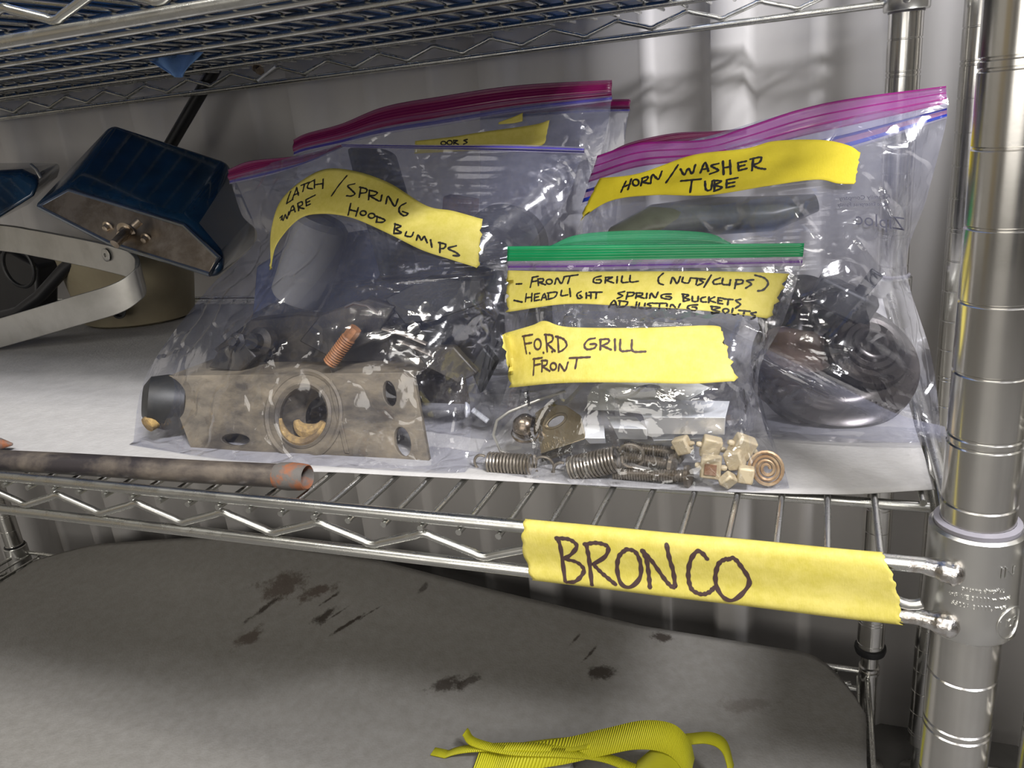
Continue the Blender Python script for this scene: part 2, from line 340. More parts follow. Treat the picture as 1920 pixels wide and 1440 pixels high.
# ------------------------------------------------------------------ wire shelving
PITCH = 19.83; WX0 = -508.1; XL = -1219.; YF = 11.75; YB = 449.; DR = 455.25
unit = empty('shelving_unit', (-610, 230, -OZ), 'chrome wire shelving unit holding the bags, against the ribbed white wall', 'shelving')
def post_mesh(x, y, zt=1450, zb=-470, z0=49.):
    r = 12.7; prof = [(0, zb), (r, zb)]
    ks = [k for k in range(-80, 80) if zb+8 < z0+25.4*k < zt-8]
    for k in ks:
        zc = z0+25.4*k
        for q in ((-1.6, 1.6) if k % 5 == 0 else (0,)):
            prof += [(r, zc+q-.75), (r-.55, zc+q-.25), (r-.55, zc+q+.25), (r, zc+q+.75)]
    prof += [(r, zt), (0, zt)]
    return MB().lathe(prof, (x, y, 0), n=48)
def foot(x, y, parent):
    MB().lathe([(0, -OZ+1), (19, -OZ+1), (19, -OZ+8), (8, -OZ+14), (6, -470), (0, -470)], (x, y, 0), n=24).build('foot', M['zinc'], parent)
posts = []
for x, y in ((0, YF), (-2, YB), (XL, YF), (XL, YB)):
    cut = x == -2                              # the rear right post stops at a black ring above a thinner stem
    o = post_mesh(x, y, zb=-366 if cut else -470).build('post', M['post'], unit); foot(x, y, o)
    if cut:
        MB().lathe([(12.5, -362), (14.6, -363), (15, -366), (14, -370), (8, -371)], (x, y, 0), n=32).build('ring', M['black'], o)
        MB().lathe([(8.3, -368), (8.3, -386), (10, -387), (10, -389.5), (8.6, -390), (8.6, -391.5), (10, -392), (10, -394.5), (8.3, -395), (8.3, -432), (8.8, -433), (8.8, -470), (0, -470)], (x, y, 0), n=32).build('stem', M['post'], o)
def text_mesh(body, size, depth=.3):           # letter outlines as points (x right, y up) with thickness
    cu = bpy.data.curves.new('t', 'FONT'); cu.body = body; cu.size = size; cu.extrude = depth; cu.resolution_u = 3
    o = bpy.data.objects.new('t', cu); me = bpy.data.meshes.new_from_object(o)
    vs = [Vector(v.co) for v in me.vertices]; fs = [tuple(p.vertices) for p in me.polygons]
    bpy.data.objects.remove(o); bpy.data.curves.remove(cu); bpy.data.meshes.remove(me); return vs, fs
def collar(x, y, z, sh, sx, sy, letters=False):
    c = MB().lathe([(12.9, 13), (15.2, 13.6), (16.3, 12.6), (16.2, 5), (16.6, -20), (16.9, -29), (16.2, -30), (13.4, -30)], (x, y, z), n=40)
    o = c.build('corner_collar', M['collar'], sh)
    tz = 16
    s = MB().lathe([(12.8, tz), (14.8, tz-.8), (14.2, tz-4), (14.0, 13.2), (13.2, -31.5), (12.8, -31.5)], (x, y, z), n=32); s.build('sleeve', M['black' if z < -100 else 'clear'], sh)
    if letters:
        tm = MB()
        def wrap(body, size, ang, zz):
            vs, fs = text_mesh(body, size, .22); r = 16.6
            tm.add([(x+(r+q.z)*math.cos(ang+q.x/r), y+(r+q.z)*math.sin(ang+q.x/r), z+zz+q.y) for q in vs], fs, False)
        A = math.radians(-92)
        wrap('IN', 6.2, A+.42, -.5); wrap('patent distribu', 2.5, A-.32, -6.6); wrap('45BWE 31111 m mod', 2.5, A-.62, -10.2)
        wrap('SS22A 31111, mod', 2.5, A-.50, -13.8); wrap('NSF', 5.2, A+.52, -22.8)
        ring = [(x+16.75*math.cos(A+.85+6.2/16.6*math.cos(t)), y+16.75*math.sin(A+.85+6.2/16.6*math.cos(t)), z-21+6.6*math.sin(t)) for t in [2*math.pi*i/32 for i in range(33)]]
        tm.tube(ring, .32, 6)
        tm.build('embossed_lettering', M['collar'], o)
        wl = MB()
        for zz in (0, -22.9):
            pth = [(-25, 0), (-19, -.1), (-15, -.8), (-12, -1.6), (-9, -2.2), (-6.5, -2.5), (-4.5, -2.2)]
            pp = spline([(x+a_, b_, z+zz-.15*i_) for i_, (a_, b_) in enumerate(pth)], 22); rr = np.interp(np.linspace(0, 1, 22), [0, .3, .5, .7, .85, 1], [3.0, 3.3, 4.2, 4.9, 4.0, .5])
            wl.tube([tuple(p_) for p_ in pp], [r_*(1+.04*math.sin(i_*1.3)) for i_, r_ in enumerate(rr)], 18)
        wl.build('weld', M['weld'], sh)
M['clear'] = pbr('grey_sleeve', (.25, .24, .27), .35)
def shelf(z, letters=False, liner=False):
    ks = range(-35, 26); d = MB()
    for k in ks:
        x = WX0+PITCH*k; y0 = -3.2 if k < 25 else 61
        d.tube([(x, y0, z-4.6), (x, DR+3.6, z-4.6)], 1.55, 10)
    for y in (65.2, 114, 159, 226, 297, 375):
        d.tube([(WX0+PITCH*-35-2, y, z-8.6), (WX0+PITCH*25+3, y, z-8.6)], 2.5, 10)
    sh = d.build('wire_shelf', M['zinc'], unit)
    for y in (0, DR):
        for zz, r in ((0, 3.1), (-22.9, 3.0)):
            MB().tube([(x, y, z+zz) for x in (-1208, -900, -600, -300, -11)], r, 20).build('rail', M['zinc'], sh)
    for x in (-3.5, XL+3.5):
        for zz in (0, -22.9):
            MB().tube([(x, yy, z+zz) for yy in (20, 160, 300, 440)], 2.9, 16).build('side_rail', M['zinc'], sh)
    def zig(fn, a0, b0, peak0, n):              # rounded zigzag truss
        pts = []
        for i in range(n):
            u = peak0+PITCH*1.5*i; zz = z-8.9 if i % 2 == 0 else z-17.9; sg = 1 if i % 2 == 0 else -1
            if u < a0 or u > b0: continue
            for du, dz in ((-4.5, -.95*sg*1.35), (-2.6, -.35*sg), (0, 0), (2.6, -.35*sg), (4.5, -.95*sg*1.35)):
                pts.append(fn(u+du, zz+dz))
        return MB().tube(pts, 2.1, 14)
    p0 = WX0+PITCH*2-PITCH*3*12
    for y in (0, DR): zig(lambda u, q, y=y: (u, y, q), -1200, -14, p0, 60).build('truss_wire', M['zinc'], sh)
    for x in (-3.5, XL+3.5): zig(lambda u, q, x=x: (x, u, q), 26, 430, 30, 30).build('truss_wire', M['zinc'], sh)
    for (x, y) in ((0, YF), (-2, YB), (XL, YF), (XL, YB)):
        if z < -100 and x == -2: continue
        collar(x, y, z, sh, 0, 0, letters and (x, y) == (0, YF))
    return sh
shelf(0, True); shelf(251.8); shelf(-400); shelf(760)
n_unit = empty('shelving_unit', (640, 230, -OZ), 'neighbouring chrome shelving unit of which two posts show at the right edge', 'shelving')
for x, y in ((36, YF), (50, YB), (1254, YF-30), (1268, YB-30)):
    o = post_mesh(x, y, z0=52).build('post', M['post'], n_unit); foot(x, y, o)
for z in (-497, 1300):
    fr = MB()
    for a, b in (((48, 0), (1242, 0)), ((48, DR), (1242, DR)), ((37, 24), (50, 438)), ((1252, 24), (1252, 438))):
        fr.tube([(*a, z), (*b, z)], 3, 12)
    fr.build('shelf_frame', M['zinc'], n_unit)
MB().box((655, 240, -2), (1180, 390, 6)).build('light_block_panel', M['zinc'], n_unit)  # unseen panel added to block right-hand light from the bottom shelf

# ------------------------------------------------------------------ liners
def liner(name, corner, nu, nv, zf, mat, label, cat):
    G = []
    for j in range(nv):
        row = []
        for i in range(nu):
            u, v = i/(nu-1), j/(nv-1); x, y = corner(u, v); row.append((x, y, zf(x, y)))
        G.append(row)
    o = MB().grid(G).build(name, mat, solid=.35); tag(o, label, cat); return o
def c_mid(u, v):
    xs = np.interp(u, [0, .1, .35, .5, .62, .76, .85, .93, 1], [-1195, -1100, -780, -600, -420, -301.8, -191, -68.5, -7])
    y0 = np.interp(xs, [-1195, -600, -420, -301.8, -191, -68.5, -40, -7], [16, 20, 30, 42, 47, 56, 60, 70]); y1 = 436
    x = xs + (u > .93)*(u-.93)/.07*(v**.6)*(-2)
    if u == 1: x = -7+min(v*5, 1)*-2
    return x, y0+(y1-y0)*v
def z_mid(x, y):
    return -2.55+.55*(1+math.sin(x*.021+y*.013))*.7+ .5*mn.noise(Vector((x*.02, y*.05, 0)))
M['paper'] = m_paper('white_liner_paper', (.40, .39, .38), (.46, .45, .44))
liner('shelf_liner', c_mid, 120, 60, z_mid, M['paper'], 'white embossed paper liner on the middle shelf under the bags', 'shelf liner')
st = []
def stain(px, py, rx, ry, ang, amt, col=(.035, .025, .018)):
    p = atz(px, py, -394); st.append(((p.x+560)/1000, (p.y-230)/1000, rx/820, ry/820, ang, amt, col))
br = (.06, .035, .022)
stain(590, 1070, 14, 10, .5, .9); stain(540, 1140, 36, 22, .4, .7, br); stain(470, 1210, 22, 12, 1.0, .7, br); stain(500, 1170, 5, 26, -.5, .9)
stain(600, 1150, 30, 12, .5, .75, br); stain(610, 1185, 8, 20, -.6, .9); stain(660, 1195, 3, 34, -.62, .95); stain(640, 1180, 2.6, 18, -.62, .9); stain(625, 1160, 2.6, 14, -.62, .9)
stain(700, 1180, 2.4, 20, -.62, .85); stain(840, 1290, 22, 10, .6, .85); stain(880, 1285, 16, 8, .9, .75); stain(1240, 1200, 13, 9, 0, .9); stain(1130, 1265, 17, 11, .2, .9)
stain(1105, 1235, 2.6, 20, -.3, .9); stain(1080, 1210, 2.6, 14, -.3, .85); stain(880, 1110, 4, 10, -.3, .8); stain(800, 1145, 4, 9, -.3, .7); stain(1400, 1320, 28, 14, .3, .35, br)
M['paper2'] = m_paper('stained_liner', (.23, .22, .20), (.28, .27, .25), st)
def c_low(u, v):
    x = -1150+u*1143; y1 = 466
    k = max(0, (x+70)/65); y1 = 466-85*k**2.2 if k > 0 else 466
    kl = max(0, (-1050-x)/100); y1 -= 40*kl*kl
    if k > 0: x -= 10*max(0, 1-v)*min(1, k)
    return x, 40+(y1-40)*v
def z_low(x, y):
    lift = np.interp(x, [-1150, -1100, -950, -800, -570, -400, -238, -100, 0], [8, 14, 40, 62, 51, 28, 7, 3, 0])
    return -396.4+lift*max(0, (y-200)/266)**2 + 3.0*max(0, min(1, (x+140)/140))*0 + 1.0*mn.noise(Vector((x*.008, y*.01, 3)))
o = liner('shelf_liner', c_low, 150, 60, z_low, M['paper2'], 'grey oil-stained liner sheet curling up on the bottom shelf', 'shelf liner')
# keep the stain coordinates centred on the mesh: object origin
o_c = Vector((-560, 230, 0)); dlt = ORG[o.name]-o_c
for v_ in o.data.vertices: v_.co.x += dlt.x/1000; v_.co.y += dlt.y/1000
o.location.x -= dlt.x/1000; o.location.y -= dlt.y/1000

# ------------------------------------------------------------------ handwriting
def ell(cx, cy, rx, ry, a0=100, n=14):
    return [(cx+rx*math.cos(math.radians(a0-360*i/n)), cy-ry*math.sin(math.radians(a0-360*i/n))) for i in range(n+1)]
def surf(objs):                                # ray-castable surface of some meshes, millimetres
    vs = []; fs = []
    for m in objs:
        o_ = len(vs); vs += m.v; fs += [tuple(i+o_ for i in f) for f in m.f]
    return BVHTree.FromPolygons(vs, fs)
def cast(bvh, px, py, lift, dflt=None):
    d = ray(px, py).normalized(); h = bvh.ray_cast(CV, d)
    if h[0] is None:
        h2 = bvh.find_nearest(CV+d*(dflt or 400)); p = h2[0]
        t = (p-CV).dot(d); return CV+d*(t-lift), -d
    n = h[1] if h[1].dot(d) < 0 else -h[1]
    return h[0]+n*lift, n
def write(strokes, bvh, width, mat, parent, lift=.25, name='handwriting'):
    m = MB()
    for s in strokes:
        P = spline(s, max(8, 7*len(s))) if len(s) > 2 else np.array([np.array(s[0])*(1-t)+np.array(s[1])*t for t in np.linspace(0, 1, 8)])
        pts = [cast(bvh, p[0], p[1], lift) for p in P]; G = []
        for i, (p, n) in enumerate(pts):
            t = (pts[min(i+1, len(pts)-1)][0]-pts[max(i-1, 0)][0])
            if t.length < 1e-6: t = Vector((1, 0, 0))
            sd = t.normalized().cross(n).normalized()*width*.5*(1+.18*math.sin(i*1.1+p.x)); G.append([p-sd, p+n*.06, p+sd])
        m.grid(G)
        for p, n in (pts[0], pts[-1]):
            a = n.orthogonal().normalized(); b_ = n.cross(a)
            m.add([p+(a*math.cos(q)+b_*math.sin(q))*width*.5 for q in [k*math.pi/4 for k in range(8)]], [tuple(range(8))], False)
    return m.build(name, mat, parent)
def sc(strokes, ox, oy, k):
    return [[(ox+x/k, oy+y/k) for x, y in s] for s in strokes]
def tape_on(bvh, top, bot, mat, parent, lift=.7, nu=70, nv=14, jag=1.5, name='tape_label', jl=None):
    T = spline(top, nu); B = spline(bot, nu); m = MB(); G = []
    for j in range(nv):
        v = j/(nv-1); row = []
        je = jag*math.sin(v*23)+jag*.8*math.sin(v*41+1)
        for i in range(nu):
            p = T[i]*(1-v)+B[i]*v; u = i/(nu-1)
            x = p[0]+(je if i == nu-1 else (je*.8 if i == 0 else 0))
            q, n = cast(bvh, x, p[1], lift); row.append(q)
        G.append(row)
    for _ in range(3):                         # relax small steps in depth
        H = [[G[j][i].copy() for i in range(nu)] for j in range(nv)]
        for j in range(1, nv-1):
            for i in range(1, nu-1): H[j][i] = (G[j][i]*2+G[j-1][i]+G[j+1][i]+G[j][i-1]+G[j][i+1])/6
        G = H
    m.grid(G); o = m.build(name, mat, parent, solid=.12); return o, surf([m])

# yellow tape strip round the two front rails
xa, xb = at(985, 1030, -3).x, at(1697, 1172, -3).x
def bronco():
    prof = [(1.6, 3.05), (-.4, 3.6), (-2.6, 2.8), (-3.9, .8), (-4.4, -1.5), (-4.5, -5), (-4.2, -8), (-3.4, -14), (-3.3, -18), (-3.7, -21.5), (-3.6, -24), (-2.4, -26), (-.6, -26.8)]
    pr = spline(prof, 34); G = []
    for j in range(34):
        v = j/33; y, z = pr[j]; row = []
        L = xa-1.0+ 2.0*v+1.0*math.sin(v*9)+.5*math.sin(v*31); Rr = np.interp(v, [0, .25, .3, .55, .6, .85, 1], [xb-9.5, xb-8, xb-6.5, xb-3.5, xb-2.2, xb-1.8, xb])+.4*math.sin(v*57)
        for i in range(90):
            u = i/89; x = L+(Rr-L)*u
            sag = .9*math.sin(math.pi*min(1, max(0, (v-.12)/.8)))*(.6+.7*mn.noise(Vector((x*.05, v*2, 1))))
            row.append((x, y+sag*.8, z+.25*mn.noise(Vector((x*.03, 0, 5)))))
        G.append(row)
    m = MB().grid(G); o = m.build('tape_label', M['tape'], solid=.15)
    tag(o, 'yellow tape strip lettered BRONCO wrapped round the front rails', 'tape label')
    S = sc([[(168, 218), (182, 250), (200, 378)], [(166, 217), (215, 222), (243, 245), (225, 275), (196, 294)], [(196, 294), (245, 308), (270, 335), (258, 362), (235, 380), (205, 382)],
            [(280, 245), (290, 300), (300, 392)], [(272, 240), (320, 235), (360, 250), (350, 285), (305, 315)], [(305, 315), (340, 350), (388, 390)],
            [(428, 258), (462, 268), (482, 310), (480, 365), (445, 400), (410, 388), (395, 335), (402, 285), (430, 258)],
            ], 960, 900, 2)
    S += sc([[(20, 632), (60, 720), (80, 850), (90, 965)], [(25, 632), (110, 730), (230, 900), (290, 960), (318, 955)], [(318, 955), (300, 820), (265, 700), (240, 580)],
             [(605, 708), (560, 655), (515, 640), (465, 700), (438, 800), (440, 900), (470, 985), (550, 1025), (620, 1010), (670, 965)],
             [(790, 715), (840, 700), (900, 760), (985, 905), (930, 1010), (840, 1078), (760, 1060), (695, 970), (680, 860), (710, 750), (775, 705)]], 1200, 900, 4.8)
    write(S, surf([m]), 1.85, M['ink2'], o, .22)
bronco()

# ------------------------------------------------------------------ plastic bags
def fac(x, y, z, s, amp):
    d = mn.voronoi(Vector((x*s, y*s, z*s)))[0]; return amp*(min(d[0]*1.2, 1.))
def bag(name, rows, mat, label, backd, parent=None, nu=110, nv=110, cr_amp=3.0, cs=.03, zmin=-1.6, seed=0, fringe=.12, org=None, ridges=()):
    base = cgrid([[tuple(at(*p)) for p in r] for r in rows], nu, nv)
    PX = cgrid([[(p[0], p[1], 0) for p in r] for r in rows], nu, nv)
    F = []; Bk = []; S = []
    root = parent or empty(name, org, label, 'plastic bag')
    for j in range(nv):
        fr = []; bk = []; sr = []
        for i in range(nu):
            u, v = i/(nu-1), j/(nv-1); p = Vector(base[j][i])
            e = min(1, min(u, 1-u, v*1.2, (1-v)*1.2)/fringe); e = e*e*(3-2*e)
            w = mn.noise(Vector((p.x*.012+seed, p.z*.012, p.y*.01)))*4*e
            c = fac(p.x+seed*77, p.y*.6, p.z, cs, cr_amp)*e*(.5+.8*v) + fac(p.x+seed*31, p.y*.4, p.z*1.3, cs*2.3, cr_amp*.3)*e*v
            d = (p-CV).normalized()
            sh_ = .75*cr_amp*e; sr.append(p-d*.6-Vector((0, sh_, 0))); q = p+Vector((0, c*.9-sh_, 0))+Vector((0, w*.25, 0)); 
            for (ax_, ay_), (bx_, by_), rw, rh in ridges:      # folds standing out of the film
                dx_, dy_ = bx_-ax_, by_-ay_; L2 = dx_*dx_+dy_*dy_; t_ = ((PX[j][i][0]-ax_)*dx_+(PX[j][i][1]-ay_)*dy_)/L2
                if 0 < t_ < 1:
                    ds = abs((PX[j][i][0]-ax_)*dy_-(PX[j][i][1]-ay_)*dx_)/math.sqrt(L2)
                    if ds < 3*rw: q -= d*(rh*math.exp(-ds/rw)*math.sin(math.pi*t_)**.6)
            q.z = max(q.z, zmin+.3); fr.append(q)
            vv = min(1, v/.8); fl = max(0, (v-.8)/.2)          # the last fifth of the back film is the floor of the bag
            pb2 = Vector(base[min(nv-1, int(round(vv*(nv-1))))][i])
            eu = min(1, min(u, 1-u)/.06); eu = math.sin(eu*math.pi/2); g = math.sin(min(1, vv/.75)*math.pi/2)
            b2 = pb2+Vector((0, .4+backd*eu*g*(1-fl), 0))
            if fl > 0: b2.z = zmin
            b2.z = max(zmin, b2.z); bk.append(b2+Vector((0, 3*mn.noise(Vector((p.x*.03, p.z*.03, 9+seed)))*e*(1-fl), 0)))
        F.append(fr); Bk.append(bk); S.append(sr)
    fm = MB().grid(F); fm.build('bag_front', mat, root)
    MB().grid(Bk).build('bag_back', M['film_back'], root)
    return root, surf([MB().grid(S)]), surf([fm])
def ziplip(top, bot, mat, parent, nu=80, nv=14, name='zip_strip', wob=.8):
    T = spline([tuple(at(*p)) for p in top], nu); B = spline([tuple(at(*p)) for p in bot], nu); G = []
    for j in range(nv):
        v = j/(nv-1); G.append([Vector(T[i]*(1-v)+B[i]*v)+Vector((0, wob*math.sin(v*math.pi*3), 0)) for i in range(nu)])
    return MB().grid(G).build(name, mat, parent, solid=.5)

# --- bag with the latch parts
rows1 = [[(427, 322, 178), (520, 302, 172), (640, 274, 168), (870, 273, 165), (1095, 281, 168)],
         [(452, 400, 165), (560, 392, 140), (700, 390, 128), (880, 400, 128), (1062, 372, 156)],
         [(480, 450, 150), (590, 480, 112), (720, 500, 100), (860, 500, 104), (1000, 452, 140)],
         [(385, 548, 125), (520, 580, 84), (680, 580, 74), (830, 570, 80), (955, 540, 116)],
         [(275, 702, 92), (430, 692, 60), (600, 692, 55), (780, 697, 54), (905, 680, 84)],
         [(246, 850, 56), (420, 862, 46), (600, 874, 47), (800, 880, 48), (872, 890, 52)]]
b1, s1, _ = bag('zip_bag', rows1, M['film_dusty'], 'clear bag of latch and spring parts with curved yellow label, front left', 95, org=(-345, 95, -1.5), cs=.026, cr_amp=4.5, seed=1, nu=170, nv=170, ridges=[((425, 660), (620, 465), 22, 7), ((440, 335), (500, 480), 8, 3), ((870, 560), (960, 620), 6, 4), ((775, 700), (835, 872), 7, 4), ((900, 585), (785, 705), 7, 4), ((640, 520), (760, 545), 9, 4), ((480, 700), (530, 640), 7, 3), ((870, 700), (850, 850), 7, 4), ((640, 540), (950, 505), 6, 3)])
ziplip([(427, 318, 176), (470, 302, 174), (560, 292, 172), (640, 272, 170)], [(430, 345, 174), (500, 330, 172), (570, 308, 169), (642, 276, 169)], M['zip_gallon2'], b1)
ziplip([(640, 270, 167), (800, 272, 165), (960, 272, 164), (1095, 277, 166)], [(642, 276, 166), (800, 280, 164), (960, 284, 163), (1095, 288, 165)], M['zip_blue'], b1)
t1, ts1 = tape_on(s1, [(510, 500), (512, 430), (535, 370), (600, 323), (660, 322), (730, 345), (800, 388), (850, 398), (904, 413)],
                  [(510, 508), (522, 460), (560, 415), (600, 403), (660, 410), (730, 440), (790, 470), (840, 487), (896, 505)], M['tape'], b1, 1.2, jag=2)
T1 = [[(262, 318), (245, 360), (231, 408)], [(231, 408), (278, 378)], [(272, 378), (292, 330), (306, 288)], [(306, 288), (320, 345)], [(283, 345), (322, 330)], [(340, 272), (402, 248)], [(366, 262), (352, 318)],
      [(442, 230), (400, 255), (388, 290), (425, 298)], [(440, 240), (440, 292)], [(505, 225), (502, 295)], [(440, 268), (505, 258)],
      [(182, 515), (200, 500), (190, 530)], [(195, 515), (207, 532), (220, 492), (235, 520), (247, 470)], [(250, 492), (276, 425), (296, 470)], [(258, 465), (290, 452)], [(315, 410), (322, 462)], [(313, 408), (345, 395), (348, 418), (322, 435), (362, 447)],
      [(375, 380), (380, 425)], [(375, 380), (445, 345)], [(378, 402), (405, 390)], [(380, 425), (410, 412)],
      [(682, 200), (620, 275), (568, 350)], [(742, 260), (690, 275), (712, 302), (742, 335), (715, 352), (680, 350)], [(787, 290), (775, 362)], [(778, 285), (830, 300), (825, 325), (782, 332)], [(852, 310), (845, 380)], [(850, 308), (908, 325), (890, 347), (855, 350), (922, 390)],
      [(945, 345), (935, 390)], [(975, 410), (992, 355), (1040, 428), (1065, 375)], [(1125, 405), (1082, 430), (1075, 470), (1110, 500), (1140, 485), (1100, 468)],
      [(712, 408), (692, 495)], [(768, 440), (750, 502)], [(704, 455), (758, 468)], ell(805, 480, 22, 17), ell(868, 500, 24, 18), [(912, 505), (903, 548)], [(900, 503), (965, 530), (950, 548), (902, 548)],
      [(1045, 560), (1035, 630)], [(1040, 560), (1088, 580), (1050, 598), (1092, 628), (1035, 632)], [(1130, 620), (1122, 648), (1165, 655), (1182, 625)], [(1205, 682), (1217, 645), (1243, 682), (1262, 655), (1285, 702)], [(1310, 680), (1320, 735)],
      [(1382, 700), (1380, 775)], [(1370, 700), (1422, 715), (1412, 742), (1385, 747)], [(1502, 725), (1442, 745), (1500, 775), (1524, 800), (1480, 798)]]
write(sc(T1, 480, 280, 4), ts1, 1.15, M['ink'], t1)

# --- green zip bag
rows2 = [[(950, 463, 118), (1090, 462, 116), (1230, 460, 116), (1370, 458, 116), (1508, 456, 118)],
         [(950, 500, 111), (1090, 502, 107), (1230, 502, 105), (1370, 500, 107), (1504, 490, 112)],
         [(946, 600, 96), (1090, 610, 80), (1230, 610, 76), (1370, 602, 82), (1470, 600, 98)],
         [(955, 700, 84), (1080, 702, 62), (1230, 705, 58), (1370, 700, 62), (1425, 690, 84)],
         [(925, 790, 74), (1060, 790, 50), (1200, 790, 46), (1350, 790, 50), (1428, 780, 74)],
         [(878, 888, 58), (1050, 902, 48), (1200, 912, 48), (1350, 917, 50), (1480, 923, 60)]]
b2, s2, _ = bag('zip_bag', rows2, M['film_clear'], 'small clear bag with green zip full of springs, nuts and clips', 34, org=(-150, 75, -1.5), cs=.05, cr_amp=3.2, seed=2, nu=150, nv=150, ridges=[((1290, 735), (1282, 895), 4, 2.5), ((1410, 540), (1335, 770), 6, 3), ((945, 680), (900, 860), 6, 3), ((1040, 592), (1320, 606), 5, 2.5), ((1130, 720), (1150, 860), 5, 2), ((1380, 740), (1420, 900), 5, 2.5), ((960, 740), (1050, 730), 4, 2)])
ziplip([(951, 462, 116), (1100, 460, 113), (1300, 458, 113), (1508, 456, 116)], [(952, 508, 111), (1100, 507, 106), (1300, 503, 106), (1504, 498, 111)], M['zip_green'], b2, wob=.4)
ziplip([(1030, 462, 121), (1085, 440, 122), (1200, 432, 122), (1320, 436, 122), (1370, 456, 120)], [(1030, 466, 120), (1085, 466, 120), (1200, 466, 120), (1320, 464, 120), (1370, 462, 119)], M['zip_green_lip'], b2, wob=.3)
t2, ts2 = tape_on(s2, [(952, 508), (1060, 511), (1200, 511), (1340, 511), (1477, 514)], [(953, 586), (1060, 572), (1160, 575), (1300, 583), (1440, 598)], M['tape'], b2, .9, jag=3)
T2 = [[(312, 267), (342, 266)], [(400, 232), (388, 285)], [(398, 232), (430, 226)], [(395, 255), (425, 250)], [(430, 240), (432, 275)], [(428, 240), (457, 240), (455, 255), (435, 258), (470, 272)], ell(490, 255, 16, 13), [(520, 268), (532, 235), (555, 265), (572, 228)], [(570, 228), (645, 218)], [(602, 225), (590, 265)],
      [(770, 225), (735, 235), (730, 258), (765, 262), (768, 245), (745, 245)], [(795, 232), (792, 262)], [(793, 232), (832, 232), (802, 247), (837, 262)], [(857, 228), (855, 262)], [(884, 225), (882, 258), (915, 258)], [(927, 222), (928, 256), (970, 253)],
      [(1105, 210), (1080, 235), (1082, 262), (1105, 272)], [(1145, 265), (1157, 232), (1180, 265), (1197, 228)], [(1212, 232), (1208, 256), (1240, 262), (1252, 235)], [(1255, 235), (1320, 240)], [(1290, 238), (1282, 270)], [(1330, 242), (1302, 245), (1320, 260), (1290, 275)], [(1364, 220), (1325, 285)],
      [(1412, 235), (1377, 250), (1380, 268), (1412, 266)], [(1427, 238), (1424, 268), (1455, 272)], [(1468, 245), (1462, 275)], [(1500, 248), (1490, 292)], [(1497, 245), (1532, 247), (1530, 264), (1498, 270)], [(1592, 245), (1556, 250), (1580, 268), (1550, 290)], [(1600, 220), (1650, 235), (1670, 265), (1645, 298), (1615, 305)],
      [(300, 355), (345, 365)], [(367, 320), (362, 362)], [(397, 318), (395, 360)], [(363, 342), (395, 338)], [(412, 322), (410, 358)], [(412, 322), (437, 318)], [(410, 340), (432, 336)], [(410, 358), (437, 353)], [(447, 355), (463, 320), (476, 352)], [(451, 342), (471, 340)], [(486, 318), (485, 350)], [(480, 316), (530, 312), (520, 338), (485, 350)],
      [(557, 302), (555, 330), (590, 326)], [(600, 292), (605, 335)], [(662, 308), (640, 322), (647, 345), (667, 340), (655, 328)], [(690, 315), (690, 345)], [(715, 312), (715, 345)], [(690, 330), (715, 330)], [(705, 312), (775, 312)], [(745, 312), (742, 345)],
      [(897, 308), (862, 318), (885, 332), (857, 346)], [(914, 315), (905, 350)], [(912, 313), (947, 315), (940, 330), (912, 335)], [(962, 318), (957, 345)], [(960, 316), (992, 318), (988, 330), (965, 333), (1002, 345)], [(1017, 318), (1014, 345)], [(1032, 345), (1040, 318), (1062, 342), (1077, 312)], [(1147, 322), (1102, 325), (1097, 342), (1140, 350), (1147, 338), (1120, 335)],
      [(1212, 325), (1215, 362)], [(1207, 322), (1242, 328), (1220, 342), (1247, 352), (1218, 362)], [(1262, 335), (1264, 360), (1290, 360), (1294, 335)], [(1332, 338), (1310, 345), (1312, 363), (1337, 365)], [(1352, 338), (1350, 368)], [(1382, 338), (1354, 354), (1387, 368)], [(1402, 342), (1400, 372)], [(1402, 342), (1427, 345)], [(1400, 356), (1420, 358)], [(1400, 372), (1425, 375)], [(1430, 348), (1480, 352)], [(1457, 350), (1452, 380)], [(1522, 350), (1497, 358), (1520, 378), (1495, 398)],
      [(810, 392), (840, 357), (857, 392)], [(822, 380), (850, 378)], [(872, 360), (868, 390)], [(864, 358), (912, 365), (900, 385), (868, 392)], [(962, 365), (955, 393), (932, 390)], [(977, 370), (974, 393), (1000, 396), (1007, 372)], [(1047, 370), (1020, 376), (1040, 390), (1012, 400)], [(1050, 372), (1120, 372)], [(1087, 372), (1082, 400)], [(1126, 376), (1123, 400)],
      [(1140, 398), (1152, 378), (1180, 400), (1197, 375)], [(1290, 380), (1247, 384), (1237, 398), (1275, 408), (1285, 395), (1262, 392)], [(1367, 390), (1368, 425)], [(1362, 388), (1410, 395), (1375, 408), (1410, 418), (1368, 426)], ell(1442, 412, 16, 11), [(1480, 400), (1477, 428), (1510, 430)], [(1512, 410), (1572, 415)], [(1542, 412), (1537, 438)], [(1605, 420), (1577, 428), (1603, 442), (1580, 455)]]
write(sc(T2, 860, 440, 2.88), ts2, 1.0, M['ink'], t2)
t3, ts3 = tape_on(s2, [(940, 628), (1000, 612), (1025, 604), (1070, 616), (1200, 618), (1335, 614), (1352, 625)], [(962, 728), (1060, 720), (1200, 720), (1300, 722), (1378, 716)], M['tape'], b2, 1.6, jag=3)
